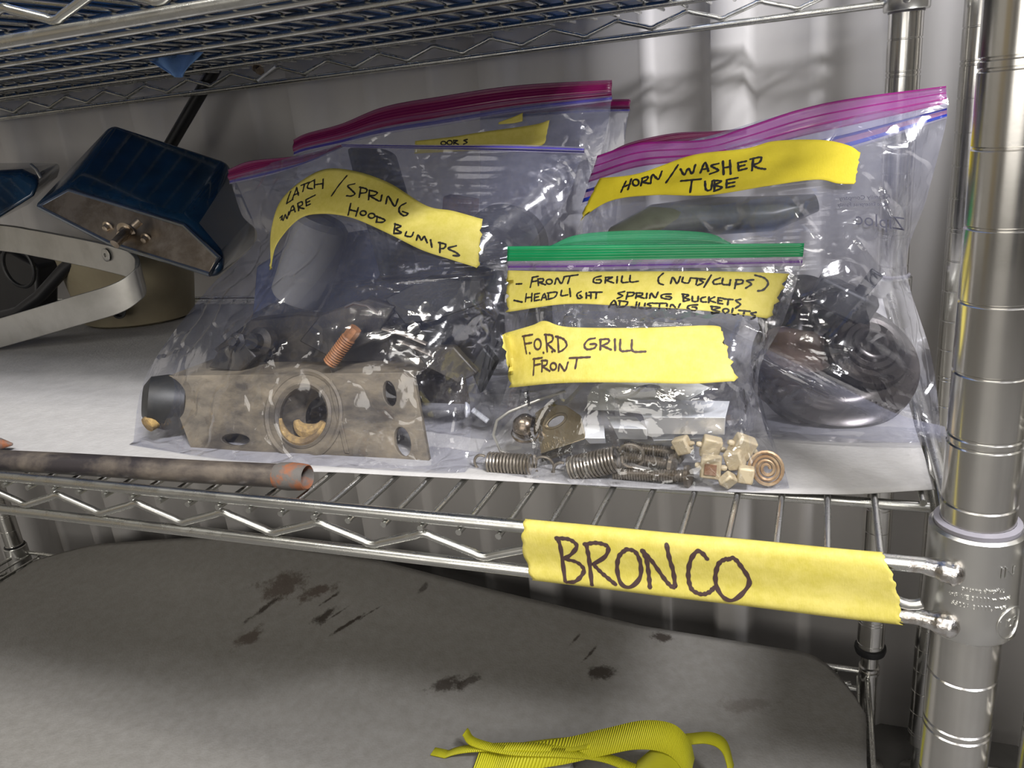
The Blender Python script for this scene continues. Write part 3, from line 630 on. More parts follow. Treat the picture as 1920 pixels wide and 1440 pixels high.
T3 = [[(352, 548), (360, 600), (368, 642)], [(346, 549), (400, 540)], [(358, 590), (395, 584)], [(384, 638), (387, 642)], ell(428, 592, 18, 28), [(458, 636), (461, 640)], [(472, 545), (480, 632)], [(465, 540), (505, 545), (508, 572), (480, 590)], [(480, 590), (522, 630)], [(505, 630), (508, 634)],
      [(537, 550), (541, 632)], [(525, 550), (568, 565), (585, 598), (562, 625), (541, 634)], [(737, 560), (702, 568), (680, 598), (695, 620), (735, 612), (742, 592), (712, 592)], [(767, 568), (766, 622)], [(763, 568), (807, 565), (810, 583), (775, 600)], [(775, 600), (824, 622)], [(844, 565), (846, 625)], [(874, 568), (876, 626), (926, 627)], [(936, 570), (941, 629), (1010, 632)],
      [(410, 675), (405, 758)], [(404, 672), (452, 665)], [(410, 705), (442, 699)], [(452, 690), (451, 740)], [(448, 681), (478, 681), (475, 703), (452, 711)], [(452, 711), (494, 737)], ell(513, 712, 16, 19), [(541, 735), (547, 700), (575, 735), (592, 690)], [(600, 667), (710, 662)], [(641, 668), (631, 722)]]
write(sc(T3, 860, 440, 2.88), ts3, 1.1, M['ink2'], t3)

# --- horn bag
rows3 = [[(1120, 292, 226), (1300, 262, 222), (1450, 219, 220), (1600, 184, 218), (1774, 162, 218)],
         [(1100, 375, 208), (1300, 345, 196), (1450, 320, 192), (1600, 285, 196), (1776, 220, 212)],
         [(1092, 450, 198), (1280, 450, 165), (1440, 440, 158), (1600, 430, 162), (1738, 370, 198)],
         [(1100, 560, 184), (1280, 560, 146), (1440, 560, 134), (1600, 545, 142), (1700, 500, 182)],
         [(1150, 700, 154), (1300, 700, 128), (1450, 690, 114), (1600, 690, 116), (1748, 675, 142)],
         [(1200, 800, 132), (1350, 806, 120), (1480, 812, 117), (1620, 824, 118), (1766, 838, 124)]]
b3, s3, _ = bag('zip_bag', rows3, M['film_gallon'], 'large clear bag of horn parts with purple zip beside right rear post', 90, org=(-100, 160, -1.5), cs=.022, cr_amp=5, seed=3, nu=170, nv=170, ridges=[((1330, 620), (1780, 810), 10, 9), ((1700, 470), (1550, 650), 8, 4), ((1480, 370), (1540, 445), 6, 3), ((1650, 330), (1705, 530), 7, 4), ((1600, 440), (1700, 560), 7, 4), ((1500, 560), (1620, 520), 7, 3), ((1300, 400), (1380, 500), 8, 3)])
ziplip([(1120, 292, 222), (1200, 268, 220), (1320, 262, 218), (1400, 238, 216), (1500, 205, 214), (1600, 184, 214), (1774, 161, 214)],
       [(1090, 385, 206), (1200, 352, 200), (1320, 335, 196), (1400, 325, 196), (1500, 302, 198), (1600, 278, 202), (1776, 222, 209)], M['zip_gallon'], b3)
ziplip([(1130, 292, 230), (1180, 268, 230), (1260, 250, 230), (1340, 246, 229), (1400, 240, 228)], [(1130, 300, 230), (1180, 290, 230), (1260, 275, 229), (1340, 262, 228), (1400, 252, 227)], M['zip_green_lip'] if False else M['zip_gallon2'], b3, wob=.3)
t4, ts4 = tape_on(s3, [(1128, 338), (1200, 330), (1300, 297), (1400, 284), (1455, 270), (1540, 268), (1590, 278), (1612, 292)],
                  [(1090, 414), (1150, 380), (1230, 371), (1330, 372), (1440, 355), (1530, 343), (1570, 350), (1601, 351)], M['tape2'], b3, 2.6, jag=1)
T4 = [[(322, 345), (305, 380), (291, 412)], [(356, 330), (335, 396)], [(305, 380), (350, 362)], ell(385, 352, 20, 20), [(428, 325), (418, 372)], [(425, 325), (462, 315), (455, 335), (424, 348)], [(424, 348), (440, 352), (470, 358)], [(480, 358), (492, 302), (530, 330), (553, 280)], [(656, 240), (620, 295), (580, 352)],
      [(672, 265), (697, 302), (722, 262), (748, 295), (768, 238)], [(800, 290), (830, 225), (852, 280)], [(808, 268), (850, 262)], [(917, 230), (870, 243), (890, 258), (915, 275), (862, 297)], [(945, 215), (950, 300)], [(990, 210), (995, 298)], [(948, 258), (995, 250)],
      [(1042, 225), (1047, 275)], [(1042, 225), (1095, 215)], [(1044, 250), (1085, 240)], [(1047, 275), (1098, 262)], [(1140, 200), (1132, 275)], [(1122, 202), (1188, 190), (1180, 222), (1135, 240)], [(1135, 240), (1170, 258), (1218, 266)],
      [(675, 342), (805, 330)], [(746, 338), (735, 415)], [(830, 345), (837, 398), (868, 396), (877, 342)], [(892, 340), (890, 408)], [(885, 338), (935, 345), (895, 368), (940, 385), (888, 408)], [(970, 335), (968, 385)], [(970, 335), (1040, 322)], [(968, 360), (1020, 350)], [(968, 385), (1018, 375)]]
write(sc(T4, 1080, 240, 3.429), ts4, 1.4, M['ink'], t4)
# printed mark, seen in reverse through the film
def printmark(body, px0, py0, px1, py1, size, parent, bvh, mirror=True):
    vs, fs = text_mesh(body, 1, 0); x0 = min(q.x for q in vs); x1 = max(q.x for q in vs); h = max(q.y for q in vs); m = MB(); P = []
    for q in vs:
        t = (q.x-x0)/(x1-x0); t = 1-t if mirror else t
        k = q.y*size; P.append(cast(bvh, px0+(px1-px0)*t, py0+(py1-py0)*t-k, 1.2)[0])
    m.add(P, fs, False); return m
mk = printmark('Ziploc', 1603, 423, 1692, 432, 34, b3, s3)
mk.build('printed_mark', M['grey_ink'], b3)
printmark('A Family Company', 1572, 378, 1668, 374, 11, b3, s3).build('printed_mark', M['grey_ink'], b3)
printmark('One Enterprise Family', 1570, 390, 1660, 387, 10, b3, s3).build('printed_mark', M['grey_ink'], b3)
# fold of loose film low on the horn bag
fold = cgrid([[tuple(at(*p)) for p in r] for r in ([(1330, 600, 128), (1430, 650, 108), (1560, 715, 104), (1680, 775, 108), (1772, 800, 118)],
                                                  [(1320, 640, 124), (1425, 690, 103), (1550, 750, 100), (1680, 802, 106), (1774, 822, 116)],
                                                  [(1330, 800, 119), (1430, 806, 112), (1550, 818, 110), (1680, 830, 112), (1770, 840, 116)])], 60, 24)
MB().grid([[Vector(p) for p in r] for r in fold]).build('folded_film', M['film_gallon'], b3)

# --- bag behind, purple zip along the top
rows4 = [[(550, 272, 262), (700, 225, 258), (850, 185, 255), (1000, 168, 253), (1147, 153, 250)],
         [(556, 330, 252), (700, 300, 244), (850, 280, 240), (1000, 250, 240), (1140, 230, 244)],
         [(520, 430, 240), (700, 420, 215), (850, 400, 212), (980, 380, 215), (1100, 380, 232)],
         [(480, 560, 222), (640, 560, 190), (800, 560, 188), (950, 560, 190), (1040, 560, 212)],
         [(460, 690, 190), (640, 690, 170), (800, 700, 168), (950, 700, 172), (1060, 700, 190)]]
b4, s4, _ = bag('zip_bag', rows4, M['film_gallon'], 'clear purple-zip bag leaning behind the latch bag, label half hidden', 90, org=(-320, 210, -1.5), cs=.022, cr_amp=5, seed=4, ridges=[((1000, 330), (1065, 480), 8, 5), ((1095, 270), (1045, 480), 6, 5), ((980, 300), (1060, 350), 6, 4)])
ziplip([(550, 262, 258), (575, 250, 258), (640, 232, 256), (720, 200, 255), (830, 180, 252), (970, 160, 250), (1147, 150, 246)],
       [(550, 292, 254), (575, 284, 253), (640, 270, 251), (720, 252, 250), (830, 235, 248), (970, 212, 246), (1147, 190, 243)], M['zip_gallon2'], b4)
t5, ts5 = tape_on(s4, [(780, 266), (850, 258), (900, 250), (1000, 236), (1031, 227)], [(780, 290), (850, 286), (900, 284), (1000, 278), (1024, 270)], M['tape'], b4, 1.5, nu=40, nv=8, jag=1)
write(sc([ell(815, 806, 14, 10), ell(850, 803, 14, 12), [(872, 790), (874, 812)], [(872, 790), (895, 792), (878, 802), (900, 814)], [(950, 785), (930, 790), (948, 802), (928, 812)]], 560, 0, 3.0), ts5, 1.0, M['ink'], t5)
o, _ = tape_on(s4, [(938, 232), (965, 222), (983, 214)], [(938, 236), (965, 234), (983, 230)], M['tape'], b4, 2.5, nu=16, nv=5, jag=.5)
# --- rearmost bag, right end of its zip showing
rows5 = [[(900, 215, 292), (1000, 200, 292), (1100, 192, 290), (1182, 188, 288)], [(900, 330, 285), (1000, 300, 280), (1080, 300, 280), (1168, 290, 284)],
         [(900, 480, 275), (1000, 460, 270), (1080, 470, 270), (1150, 480, 275)], [(900, 640, 262), (1000, 640, 250), (1080, 640, 250), (1150, 640, 262)]]
b5, s5, _ = bag('zip_bag', rows5, M['film_gallon'], 'rearmost clear bag, only its zip end showing behind the others', 40, org=(-230, 290, -1.5), nu=60, nv=60, cs=.03, cr_amp=4, seed=5)
ziplip([(900, 205, 291), (1000, 195, 290), (1100, 188, 289), (1182, 186, 287)], [(900, 225, 290), (1000, 218, 289), (1100, 212, 288), (1180, 210, 286)], M['zip_gallon2'], b5)

# ------------------------------------------------------------------ contents of the latch bag
def plate_with_holes(name, outer, holes, depth, P0, P1, P2, mat, parent=None, org=None, bev=.5):
    # outer/holes in plate millimetres (u right, v up); P0 origin corner, P1 at +u, P2 at +v
    cu = bpy.data.curves.new('c', 'CURVE'); cu.dimensions = '2D'; cu.fill_mode = 'BOTH'; cu.extrude = depth/2; cu.bevel_depth = bev; cu.bevel_resolution = 1
    for poly in [outer]+holes:
        s = cu.splines.new('POLY'); s.points.add(len(poly)-1); s.use_cyclic_u = True
        for q, p in zip(s.points, poly): q.co = (p[0], p[1], 0, 1)
    o = bpy.data.objects.new('c', cu); me = bpy.data.meshes.new_from_object(o)
    U = (Vector(P1)-Vector(P0)).normalized(); W0 = (Vector(P2)-Vector(P0)); W = (W0-U*W0.dot(U)).normalized(); Nn = U.cross(W)
    vs = [Vector(P0)+U*v.co.x+W*v.co.y+Nn*v.co.z for v in me.vertices]; fs = [tuple(p.vertices) for p in me.polygons]
    bpy.data.objects.remove(o); bpy.data.curves.remove(cu); bpy.data.meshes.remove(me)
    return MB().add(vs, fs, False), U, W, Nn
def circ(cx, cy, r, n=28, sx=1, sy=1, a=0):
    return [(cx+r*(sx*math.cos(t)*math.cos(a)-sy*math.sin(t)*math.sin(a)), cy+r*(sx*math.cos(t)*math.sin(a)+sy*math.sin(t)*math.cos(a))) for t in [2*math.pi*i/n for i in range(n)]]
Yp = 68
P0, P1, P2, P3 = at(370, 862, 64), at(805, 862, 66), at(312, 706, 80), at(775, 700, 82)
P0.z = P1.z = 1.0
U_ = (P1-P0).normalized(); w1 = (P1-P0).length; h1 = (P2-P0).length
def uvp(px, py):
    d = ray(px, py); Wv = (P2-P0); Wv = (Wv-U_*Wv.dot(U_)).normalized(); n = U_.cross(Wv); t = (P0-CV).dot(n)/d.dot(n); q = CV+d*t-P0
    return (q.dot(U_), q.dot(Wv))
brk = empty('latch_bracket', (-340, 95, 0), 'dirty grey metal bracket with large round hole, inside the latch bag', 'bracket')
c_h = uvp(571, 778); 
mb, U, W, Nn = plate_with_holes('p', [uvp(370, 860), uvp(805, 862), uvp(776, 700), uvp(312, 706)], [circ(c_h[0], c_h[1], 17), circ(*uvp(445, 824), 5, 16, 2.2, .8), circ(*uvp(733, 738), 5, 16, .9, 1.6, .35), circ(*uvp(757, 828), 5, 16, 1.1, 1.8, .35)], 2.5, P0, P1, P2, M['dirt_metal'])
mb.build('face_plate', M['dirt_metal'], brk)
cw = P0+U*c_h[0]+W*c_h[1]
rg = MB(); rg.lathe([(24, 0), (26, .9), (27.5, .2)], cw-Nn*-2.1, axis=Nn, n=40); rg.lathe([(17, 1), (18.5, 2.5), (20, 1.2), (19, -1)], cw+Nn*1, axis=Nn, n=40)
rg.lathe([(17, 0), (15.5, -14), (13, -20)], cw, axis=Nn, n=32)
rg.build('hole_ring', M['dirt_metal'], brk)
dm = MB(); dm.tube(arc(cw+Nn*1.5, 16, math.radians(190), math.radians(345), 20, U, W), [1+1.9*math.sin(math.pi*i/19) for i in range(20)], 8)
dm.tube(arc(cw-Nn*6, 10, math.radians(200), math.radians(340), 16, U, W), [2+3.0*math.sin(math.pi*i/15) for i in range(16)], 8)
dm.build('dirt_crust', M['tan_dirt'], brk)
tp = MB(); q0, q1 = P0+U*uvp(312, 706)[0]+W*uvp(312, 706)[1], P0+U*uvp(776, 700)[0]+W*uvp(776, 700)[1]
bk = Vector((0, 62, -3))
tp.extrude([q0, q1, q1+bk, q0+bk], Vector((0, 0, -2))); tp.extrude([q0+bk, q1+bk, q1+bk-Vector((0, -6, 48)), q0+bk-Vector((0, -6, 48))], (0, 2, 0))
tp.build('top_flange', M['dirt_metal'], brk, bevel=.6)
st_ = MB(); a_, b_ = uvp(618, 712), uvp(650, 850)
st_.extrude([P0+U*(a_[0]+d)+W*a_[1]+Nn*1.3 for d in (0, 3)]+[P0+U*(b_[0]+d)+W*b_[1]+Nn*1.3 for d in (3, 0)], Nn*1.2)
st_.build('step', M['dirt_metal'], brk, bevel=.4)
# rubber bumper at the left end
bp = empty('rubber_bumper', (-455, 85, 0), 'black rubber bumper caked with yellow dirt, left end of the latch bag', 'bumper')
c0 = at(318, 775, 76)
MB().lathe([(0, -14), (13, -14), (17, -11), (18, 0), (16, 10), (10, 14), (0, 14)], Vector((c0.x, c0.y, 21)), axis=(-.75, -.6, .25), n=28).build('rubber_body', M['rubber'], bp)
MB().lathe([(0, -13), (5.5, -13), (6, 0), (5, 16), (0, 17)], Vector((c0.x+2, c0.y-3, 16)), axis=(-.2, -.9, -.2), n=16).build('dirty_core', M['tan_dirt'], bp)
# rusty threaded stud
def thread(a, b, r, pitch, depth, n=16, taper=False):
    a = Vector(a); b = Vector(b); L = (b-a).length; k = int(L/pitch); prof = [(0, 0)]
    for i in range(k):
        prof += [(r-depth, i*pitch), (r, i*pitch+pitch*.5)]
    prof += [(r-depth, L), (0, L)]
    return MB().lathe(prof, a, axis=(b-a), n=n)
sd = empty('threaded_stud', at(640, 690, 84), 'rusty orange threaded stud standing above the bracket', 'bolt')
A_, B_ = at(618, 682, 86), at(655, 632, 90); thread(A_, B_, 4.6, 1.6, .8).build('thread', M['copper'], sd)
MB().lathe([(0, -1), (4, -1), (4.3, 5), (3.6, 7), (0, 7)], B_, axis=(B_-A_), n=8).build('stud_head', M['copper'], sd)
# small strips and the dark latch
cl = MB().tube([at(*p) for p in [(650, 575, 86), (665, 568, 86), (690, 573, 87), (708, 588, 88)]], 2.2, 8, flat=.4).build('curved_clip', M['spring']); tag(cl, 'thin curved pale metal clip high inside the latch bag', 'clip')
for pts, lb in (([(718, 616, 84), (760, 628, 84), (800, 645, 86)], 'thin tan metal strip right of the orange stud, upper of two'), ([(750, 640, 82), (780, 652, 82), (815, 668, 82)], 'thin tan metal strip right of the orange stud, lower of two')):
    o = MB().tube([at(*p) for p in pts], 1.9, 8, flat=.5).build('metal_strip', M['spring']); tag(o, lb, 'metal strip')
lt = empty('hood_latch', (-330, 130, 0), 'dark greasy hood latch with levers filling the latch bag', 'latch')
def slabp(pts, th, mat, name, parent, bev=1.):
    P = [at(*p) for p in pts]; return MB().extrude(P, Vector((0, th, 0))).build(name, mat, parent, bevel=bev)
slabp([(430, 690, 112), (400, 655, 116), (470, 600, 122), (560, 590, 124), (700, 600, 124), (780, 640, 120), (780, 690, 112)], 10, M['dark_metal'], 'latch_base', lt)
slabp([(560, 640, 96), (600, 590, 100), (690, 560, 104), (740, 575, 104), (700, 640, 98), (620, 672, 96)], 6, M['dark_metal'], 'lever', lt)
slabp([(720, 560, 106), (800, 520, 112), (900, 525, 114), (905, 570, 112), (820, 600, 108), (760, 610, 104)], 7, M['rubber'], 'lever', lt)
slabp([(770, 650, 92), (850, 650, 94), (895, 700, 92), (860, 720, 90), (800, 690, 88)], 5, M['dark_metal'], 'hook', lt)
MB().lathe([(0, 0), (9, 0), (9, 7), (5, 9), (5, 15), (0, 15)], at(500, 640, 110), axis=(0, -1, .3), n=20).build('pivot', M['dark_metal'], lt)
MB().lathe([(0, 0), (6, 0), (6, 5), (3, 6), (3, 12), (0, 12)], at(450, 640, 100), axis=(.3, -1, .3), n=6).build('pivot_bolt', M['dark_metal'], lt)
slabp([(390, 690, 92), (410, 655, 95), (455, 640, 97), (480, 670, 94), (450, 698, 92)], 9, M['dark_metal'], 'tab', lt)
slabp([(880, 690, 96), (905, 650, 100), (930, 680, 100), (900, 740, 96)], 7, M['rubber'], 'end_block', lt)

# contents of the bag behind
tb = MB().tube([at(*p) for p in [(700, 290, 236), (730, 400, 226), (760, 520, 216)]], [30, 32, 30], 24, flat=.35)
tag(tb.build('rubber_flap', M['rubber2']), 'tall dark grey rubber flap upright in the bag behind the latch bag', 'rubber part')
tag(MB().lathe([(0, 0), (26, 0), (29, 4), (29, 18), (24, 22), (0, 22)], at(960, 470, 205), axis=(-.1, -1, .25), n=36).build('rubber_disc', M['rubber']), 'black round rubber disc right of the curved yellow label', 'rubber part')
tag(MB().lathe([(0, 0), (19, 0), (21, 3), (20, 60), (16, 64), (0, 64)], at(560, 560, 196), axis=(.45, .1, .9), n=32).build('reflection_tube', M['white_pl']), 'pale grey cylinder standing in for a bluish reflection under the latch label', 'tube')  # pale cylinder stands in for a bluish reflection in the bag
tag(MB().box(at(864, 385, 240), (24, 14, 12), Matrix.Rotation(.2, 3, 'Y')).build('orange_block', M['copper'], bevel=2), 'small orange-brown block blurred behind two films of plastic', 'block')
tag(MB().extrude([at(*p) for p in [(440, 690, 206), (470, 590, 214), (560, 540, 218), (700, 530, 218), (760, 430, 224), (900, 440, 224), (1020, 500, 222), (1030, 690, 206), (800, 700, 200)]], Vector((0, 16, 0))).build('dark_plate', M['rubber'], bevel=3), 'dark plate standing low in the bag behind the latch bag', 'plate')  # enlarged to darken the interior of the bags
tag(MB().extrude([at(*p) for p in [(480, 500, 238), (560, 450, 240), (700, 430, 240), (760, 500, 236), (740, 600, 230), (560, 640, 226), (470, 620, 228)]], Vector((0, 8, 0))).build('blue_plate', pbr('dusky_blue', (.05, .07, .16), .4), bevel=2), 'dusky blue plate dimly seen low behind the pale cylinder', 'plate')  # enlarged to close the light gap beside the flap
def on_liner(z=-1): return z
nb = empty('metal_screw', at(895, 772, 105), 'shiny round-head screw lying between the latch bag and green-zip bag', 'screw')
MB().lathe([(0, 0), (3, .4), (4.6, 2), (4.6, 3), (2, 3.6)], at(882, 768, 104), axis=(-.8, -.4, .1), n=18).build('head', M['silver'], nb)
thread(at(886, 768, 105), at(915, 790, 104), 1.8, 1, .3, 10).build('thread', M['silver'], nb)

# ------------------------------------------------------------------ contents of the green zip bag
def helix(a, b, r, wire, turns, seg=14):
    a = Vector(a); b = Vector(b); A = (b-a).normalized(); X = A.orthogonal().normalized(); Y = A.cross(X); n = turns*seg
    return [a+(b-a)*(i/n)+(X*math.cos(2*math.pi*i/seg)+Y*math.sin(2*math.pi*i/seg))*r for i in range(n+1)]
def spring(a, b, r, wire, turns, label, group, hook=1):
    a = Vector(a); b = Vector(b); root = empty('coil_spring', (a+b)/2-Vector((0, 0, r)), label, 'spring', group)
    MB().tube(helix(a, b, r, wire, turns), wire, 8).build('coil', M['spring'], root)
    A = (b-a).normalized(); e = b+A*(r+.5); s = A.cross(Vector((0, -1, 0))).normalized()
    MB().tube(arc(e, r, math.radians(150), math.radians(-140), 22, A, s), wire, 8).build('hook', M['spring'], root)
    e = a-A*(r-1)
    MB().tube(arc(e, r*.8, math.radians(30), math.radians(300), 18, A, s), wire, 8).build('hook', M['spring'], root)
    return root
spring(at(918, 868, 60), at(1000, 873, 60), 5.4, .75, 13, 'leftmost coil spring at the bottom of the green-zip bag', 'springs in the green-zip bag')
spring(at(1072, 880, 60), at(1160, 860, 60), 6.2, .85, 14, 'fat tilted coil spring in middle of the green-zip bag bottom', 'springs in the green-zip bag')
def screw(a, b, r, label, gr):
    root = empty('long_screw', (Vector(a)+Vector(b))/2, label, 'screw', gr); thread(a, b, r, 1.35, .7, 12).build('thread', M['spring'], root)
    A = (Vector(b)-Vector(a)).normalized(); MB().lathe([(0, 0), (r*1.6, 0), (r*1.7, 2), (r, 3.4), (0, 3.5)], b, axis=A, n=14).build('head', M['spring'], root)
screw(at(1150, 888, 60), at(1285, 893, 58), 3.3, 'long threaded screw lying lowest in the green-zip bag', 'long screws')
screw(at(1165, 858, 68), at(1255, 872, 66), 3.4, 'threaded screw above the lowest one in the green-zip bag', 'long screws')
screw(at(1170, 838, 78), at(1270, 850, 76), 3.2, 'threaded screw topmost of the three in the green-zip bag', 'long screws')
def nut(px, py, Y, s, rot, label, insert=True, nubs=True):
    c = at(px, py, Y); root = empty('square_nut', c-Vector((0, 0, s/2)), label, 'nut', 'nylon nuts in the green-zip bag'); R = Matrix.Rotation(rot, 3, 'Y') @ Matrix.Rotation(rot*.7, 3, 'Z')
    MB().box(c, (s, s*.7, s*1.1), R).build('nylon_body', M['nylon'], root, bevel=.9)
    if insert: MB().box(c+R @ Vector((0, -s*.36, 0)), (s*.58, .8, s*.58), R).build('insert', M['insert'], root, bevel=.1)
    if nubs:
        for sg in (-1, 1): MB().lathe([(0, 0), (s*.14, 0), (s*.16, 1.4), (s*.1, 2.6), (0, 2.7)], c+R @ Vector((sg*s*.5, 0, 0)), axis=R @ Vector((sg, 0, 0)), n=12).build('nub', M['nylon'], root)
nut(1333, 875, 56, 9.6, .08, 'square nylon nut with brown centre facing out, lower right of green-zip bag')
nut(1392, 838, 64, 10, .5, 'yellowed nylon nut tilted at the upper right of the nut pile', False)
nut(1378, 862, 60, 8.4, -.3, 'yellowed nylon nut right of the brown-centred nut', False, False)
nut(1398, 890, 56, 7.4, .15, 'small brownish nylon nut just left of the rolled coil', False, False)
nut(1333, 838, 68, 9.2, .3, 'nylon nut at the back directly above the brown-centred nut', False)
nut(1280, 835, 72, 8, -.4, 'yellowed nylon nut nearest the threaded screws', False)
nut(1365, 900, 54, 6.6, .8, 'smallest nylon nut lying lowest under the brown-centred nut', False, False)
cw2 = at(1438, 878, 60); cwo = empty('coil_washer', cw2-Vector((0, 0, 7)), 'rolled rusty coil washer at right end of the green-zip bag', 'washer')
sp_ = [cw2+Vector((math.cos(t)*(1.4+t*.30), -t*.07, math.sin(t)*(1.6+t*.36))) for t in [i*.3 for i in range(76)]]
MB().tube(sp_, .9, 6).build('coil', M['coil'], cwo)
tag(MB().lathe([(0, -5), (3.8, -3.2), (5.2, 0), (3.8, 3.2), (0, 5)], at(988, 790, 74), n=24, axis=(.2, -.2, 1)).build('round_knob', M['ball']), 'tarnished round knob left of the slotted plate', 'knob') if False else None
kb = empty('round_knob', at(988, 842, 72), 'tarnished round knob at left inside the green-zip bag', 'knob')
MB().lathe([(.1, -7), (4, -6), (6.6, -2.6), (7, 0), (6.4, 3), (3.8, 6), (0, 7)], at(985, 800, 72), axis=(.15, -.3, 1), n=28).build('ball', M['ball'], kb)
MB().lathe([(7.2, -1), (7.7, 0), (7.2, 1)], at(985, 812, 71), axis=(.2, -.3, 1), n=28).build('collar', M['ball'], kb)
lp = MB().tube([at(*p) for p in [(975, 858, 66), (938, 845, 64), (925, 815, 64), (932, 788, 65), (955, 772, 67), (1010, 750, 72), (1060, 733, 78)]], .8, 8)
tag(lp.build('wire_loop', M['alu']), 'thin bent wire loop at left inside the green-zip bag', 'wire')
br_ = empty('slotted_plate', at(1050, 850, 70), 'brass-toned plate with oval slot, left of the silver clips', 'plate')
a0, a1, a2 = at(1016, 850, 70), at(1098, 822, 70), at(1000, 770, 82)
def uvq(px, py, O, P, Q):
    U = (P-O).normalized(); Wv = (Q-O); Wv = (Wv-U*Wv.dot(U)).normalized(); n = U.cross(Wv); d = ray(px, py); t = (O-CV).dot(n)/d.dot(n); q = CV+d*t-O; return (q.dot(U), q.dot(Wv))
sl = uvq(1043, 790, a0, a1, a2)
mb, U, W, Nn = plate_with_holes('p', [uvq(*p, a0, a1, a2) for p in [(1016, 850), (1098, 822), (1088, 780), (1062, 762), (1030, 758), (1005, 775)]], [circ(*sl, 2.6, 20, 2.2, 1, .12)], 1, a0, a1, a2, M['brass'], bev=.3)
mb.build('plate_body', M['brass'], br_)
MB().tube([a0+U*(sl[0]+p[0])+W*(sl[1]+p[1])+Nn*.8 for p in circ(0, 0, 3.3, 24, 2.1, 1, .12)+[circ(0, 0, 3.3, 24, 2.1, 1, .12)[0]]], .5, 6).build('slot_rim', M['brass'], br_)
MB().extrude([a0, a0+U*18, a0+U*18+Nn*-.5-W*3.6+Vector((0, -3, 0)), a0-W*3.6+Vector((0, -3, 0))], (0, .8, 0)).build('edge_flange', M['dark_metal'], br_)
vs, fs = text_mesh('RICON', 4.2, .15)
MB().add([a0+U*(2+q.x)+W*(1.6+q.y)+Nn*(.9+q.z) for q in vs], fs, False).build('stamped_lettering', M['brass'], br_)
tg = empty('slotted_plate', at(1170, 772, 84), 'frosted silver plate with rounded corner and slot, topmost of the clips', 'plate')
c0_, c1_, c2_ = at(1105, 768, 84), at(1245, 772, 84), at(1108, 728, 92)
so = uvq(1212, 729, c0_, c1_, c2_)
mb, U, W, Nn = plate_with_holes('p', [uvq(*p, c0_, c1_, c2_) for p in [(1102, 768), (1250, 772), (1330, 728), (1290, 712), (1140, 716), (1112, 728), (1103, 745)]], [circ(*so, 2.2, 20, 3.4, 1, .12)], 1, c0_, c1_, c2_, M['silver'], bev=.3)
mb.build('plate_body', pbr('frosted_silver', (.66, .67, .64), .45, .3), tg)
def clip(pts, Y, drop, label, tint=None):      # folded bright angle clip
    P = [at(x, y, Y+dy) for x, y, dy in pts]; r_ = empty('spring_clip', P[0]-Vector((0, 0, drop)), label, 'clip', 'bright angle clips')
    MB().extrude(P, Vector((0, 1.0, -.6))).build('top_face', M['silver'], r_, bevel=.25)
    lo_ = [P[3], P[2], P[2]+Vector((-1, 5, -drop)), P[3]+Vector((1, 5, -drop))]
    MB().extrude(lo_, Vector((0, .9, 0))).build('side_face', M['silver'], r_, bevel=.2)
clip([(1186, 749, 16), (1368, 752, 16), (1360, 783, 2), (1206, 782, 2)], 66, 11, 'large bright folded clip under the yellow label, widest one')
clip([(1136, 780, 14), (1192, 782, 14), (1212, 804, 4), (1150, 803, 4)], 64, 8, 'mid-sized bright clip below left end of the widest clip')
clip([(1090, 796, 12), (1132, 797, 12), (1134, 822, 5), (1096, 822, 5)], 64, 5, 'smallest bright clip right of the brass-toned plate')
clip([(1215, 806, 14), (1330, 800, 14), (1320, 822, 6), (1225, 826, 6)], 70, 6, 'bright clip half buried under the widest clip')

# ------------------------------------------------------------------ horn bag contents
hr_ = empty('car_horn', (-62, 175, 0), 'dark round car horn with stepped rings at right inside its bag', 'horn')
hc = at(1562, 715, 172); hc.z = 26; ax = Vector((.15, -.55, .82)).normalized()
k = 44
MB().lathe([(0, -16), (k*.82, -16), (k*.98, -13), (k*1.0, -9), (k*.93, -7), (k*.93, -4), (k*1.03, -3), (k*1.03, 0), (k*.92, 2), (k*.86, 2), (k*.8, 5), (k*.55, 7), (k*.5, 6)], hc, axis=ax, n=64).build('horn_body', M['horn'], hr_)
MB().lathe([(0, 12), (4, 12), (6, 9), (8, 8), (10, 8), (11, 6), (14, 6), (15, 4), (18, 4.5), (19.5, 3), (22, 2), (23, -2), (0, -2)], hc+Vector((17, -9, 9)), axis=Vector((.3, -.65, .7)), n=48).build('horn_cap', M['horn'], hr_)
MB().box(hc+Vector((4, 4, 34)), (34, 18, 16), Matrix.Rotation(.5, 3, 'Y')).build('terminal_block', M['rubber'], hr_, bevel=2)
MB().box(hc+Vector((16, 2, 43)), (7, 5, 16), Matrix.Rotation(.6, 3, 'Y')).build('terminal_tab', M['rubber'], hr_, bevel=.6)
h2 = empty('car_horn', (-105, 165, 0), 'brown metal horn can lying left of the round horn', 'horn')
c3 = at(1480, 760, 165); c3.z = 22
MB().lathe([(0, -18), (15, -18), (18, -15), (18.5, 10), (20, 12), (20, 16), (14, 18), (0, 18)], c3, axis=(.25, -.35, .9), n=36).build('horn_can', M['horn_can'], h2)
MB().lathe([(0, 0), (22, 0), (24, 3), (22, 9), (10, 12), (0, 12)], at(1500, 590, 196), axis=(-.1, -.8, .6), n=36).build('mouth', M['horn'], h2)
MB().tube([c3+Vector((0, 12, 0)), c3+Vector((2, 20, 20)), at(1500, 590, 196)], [13, 12, 12], 20).build('throat', M['horn'], h2)
wt = MB().tube([at(*p) for p in [(1160, 455, 196), (1230, 420, 196), (1330, 405, 198), (1450, 400, 200), (1530, 380, 204)]], [22, 24, 22, 20, 10], 20, flat=.5)
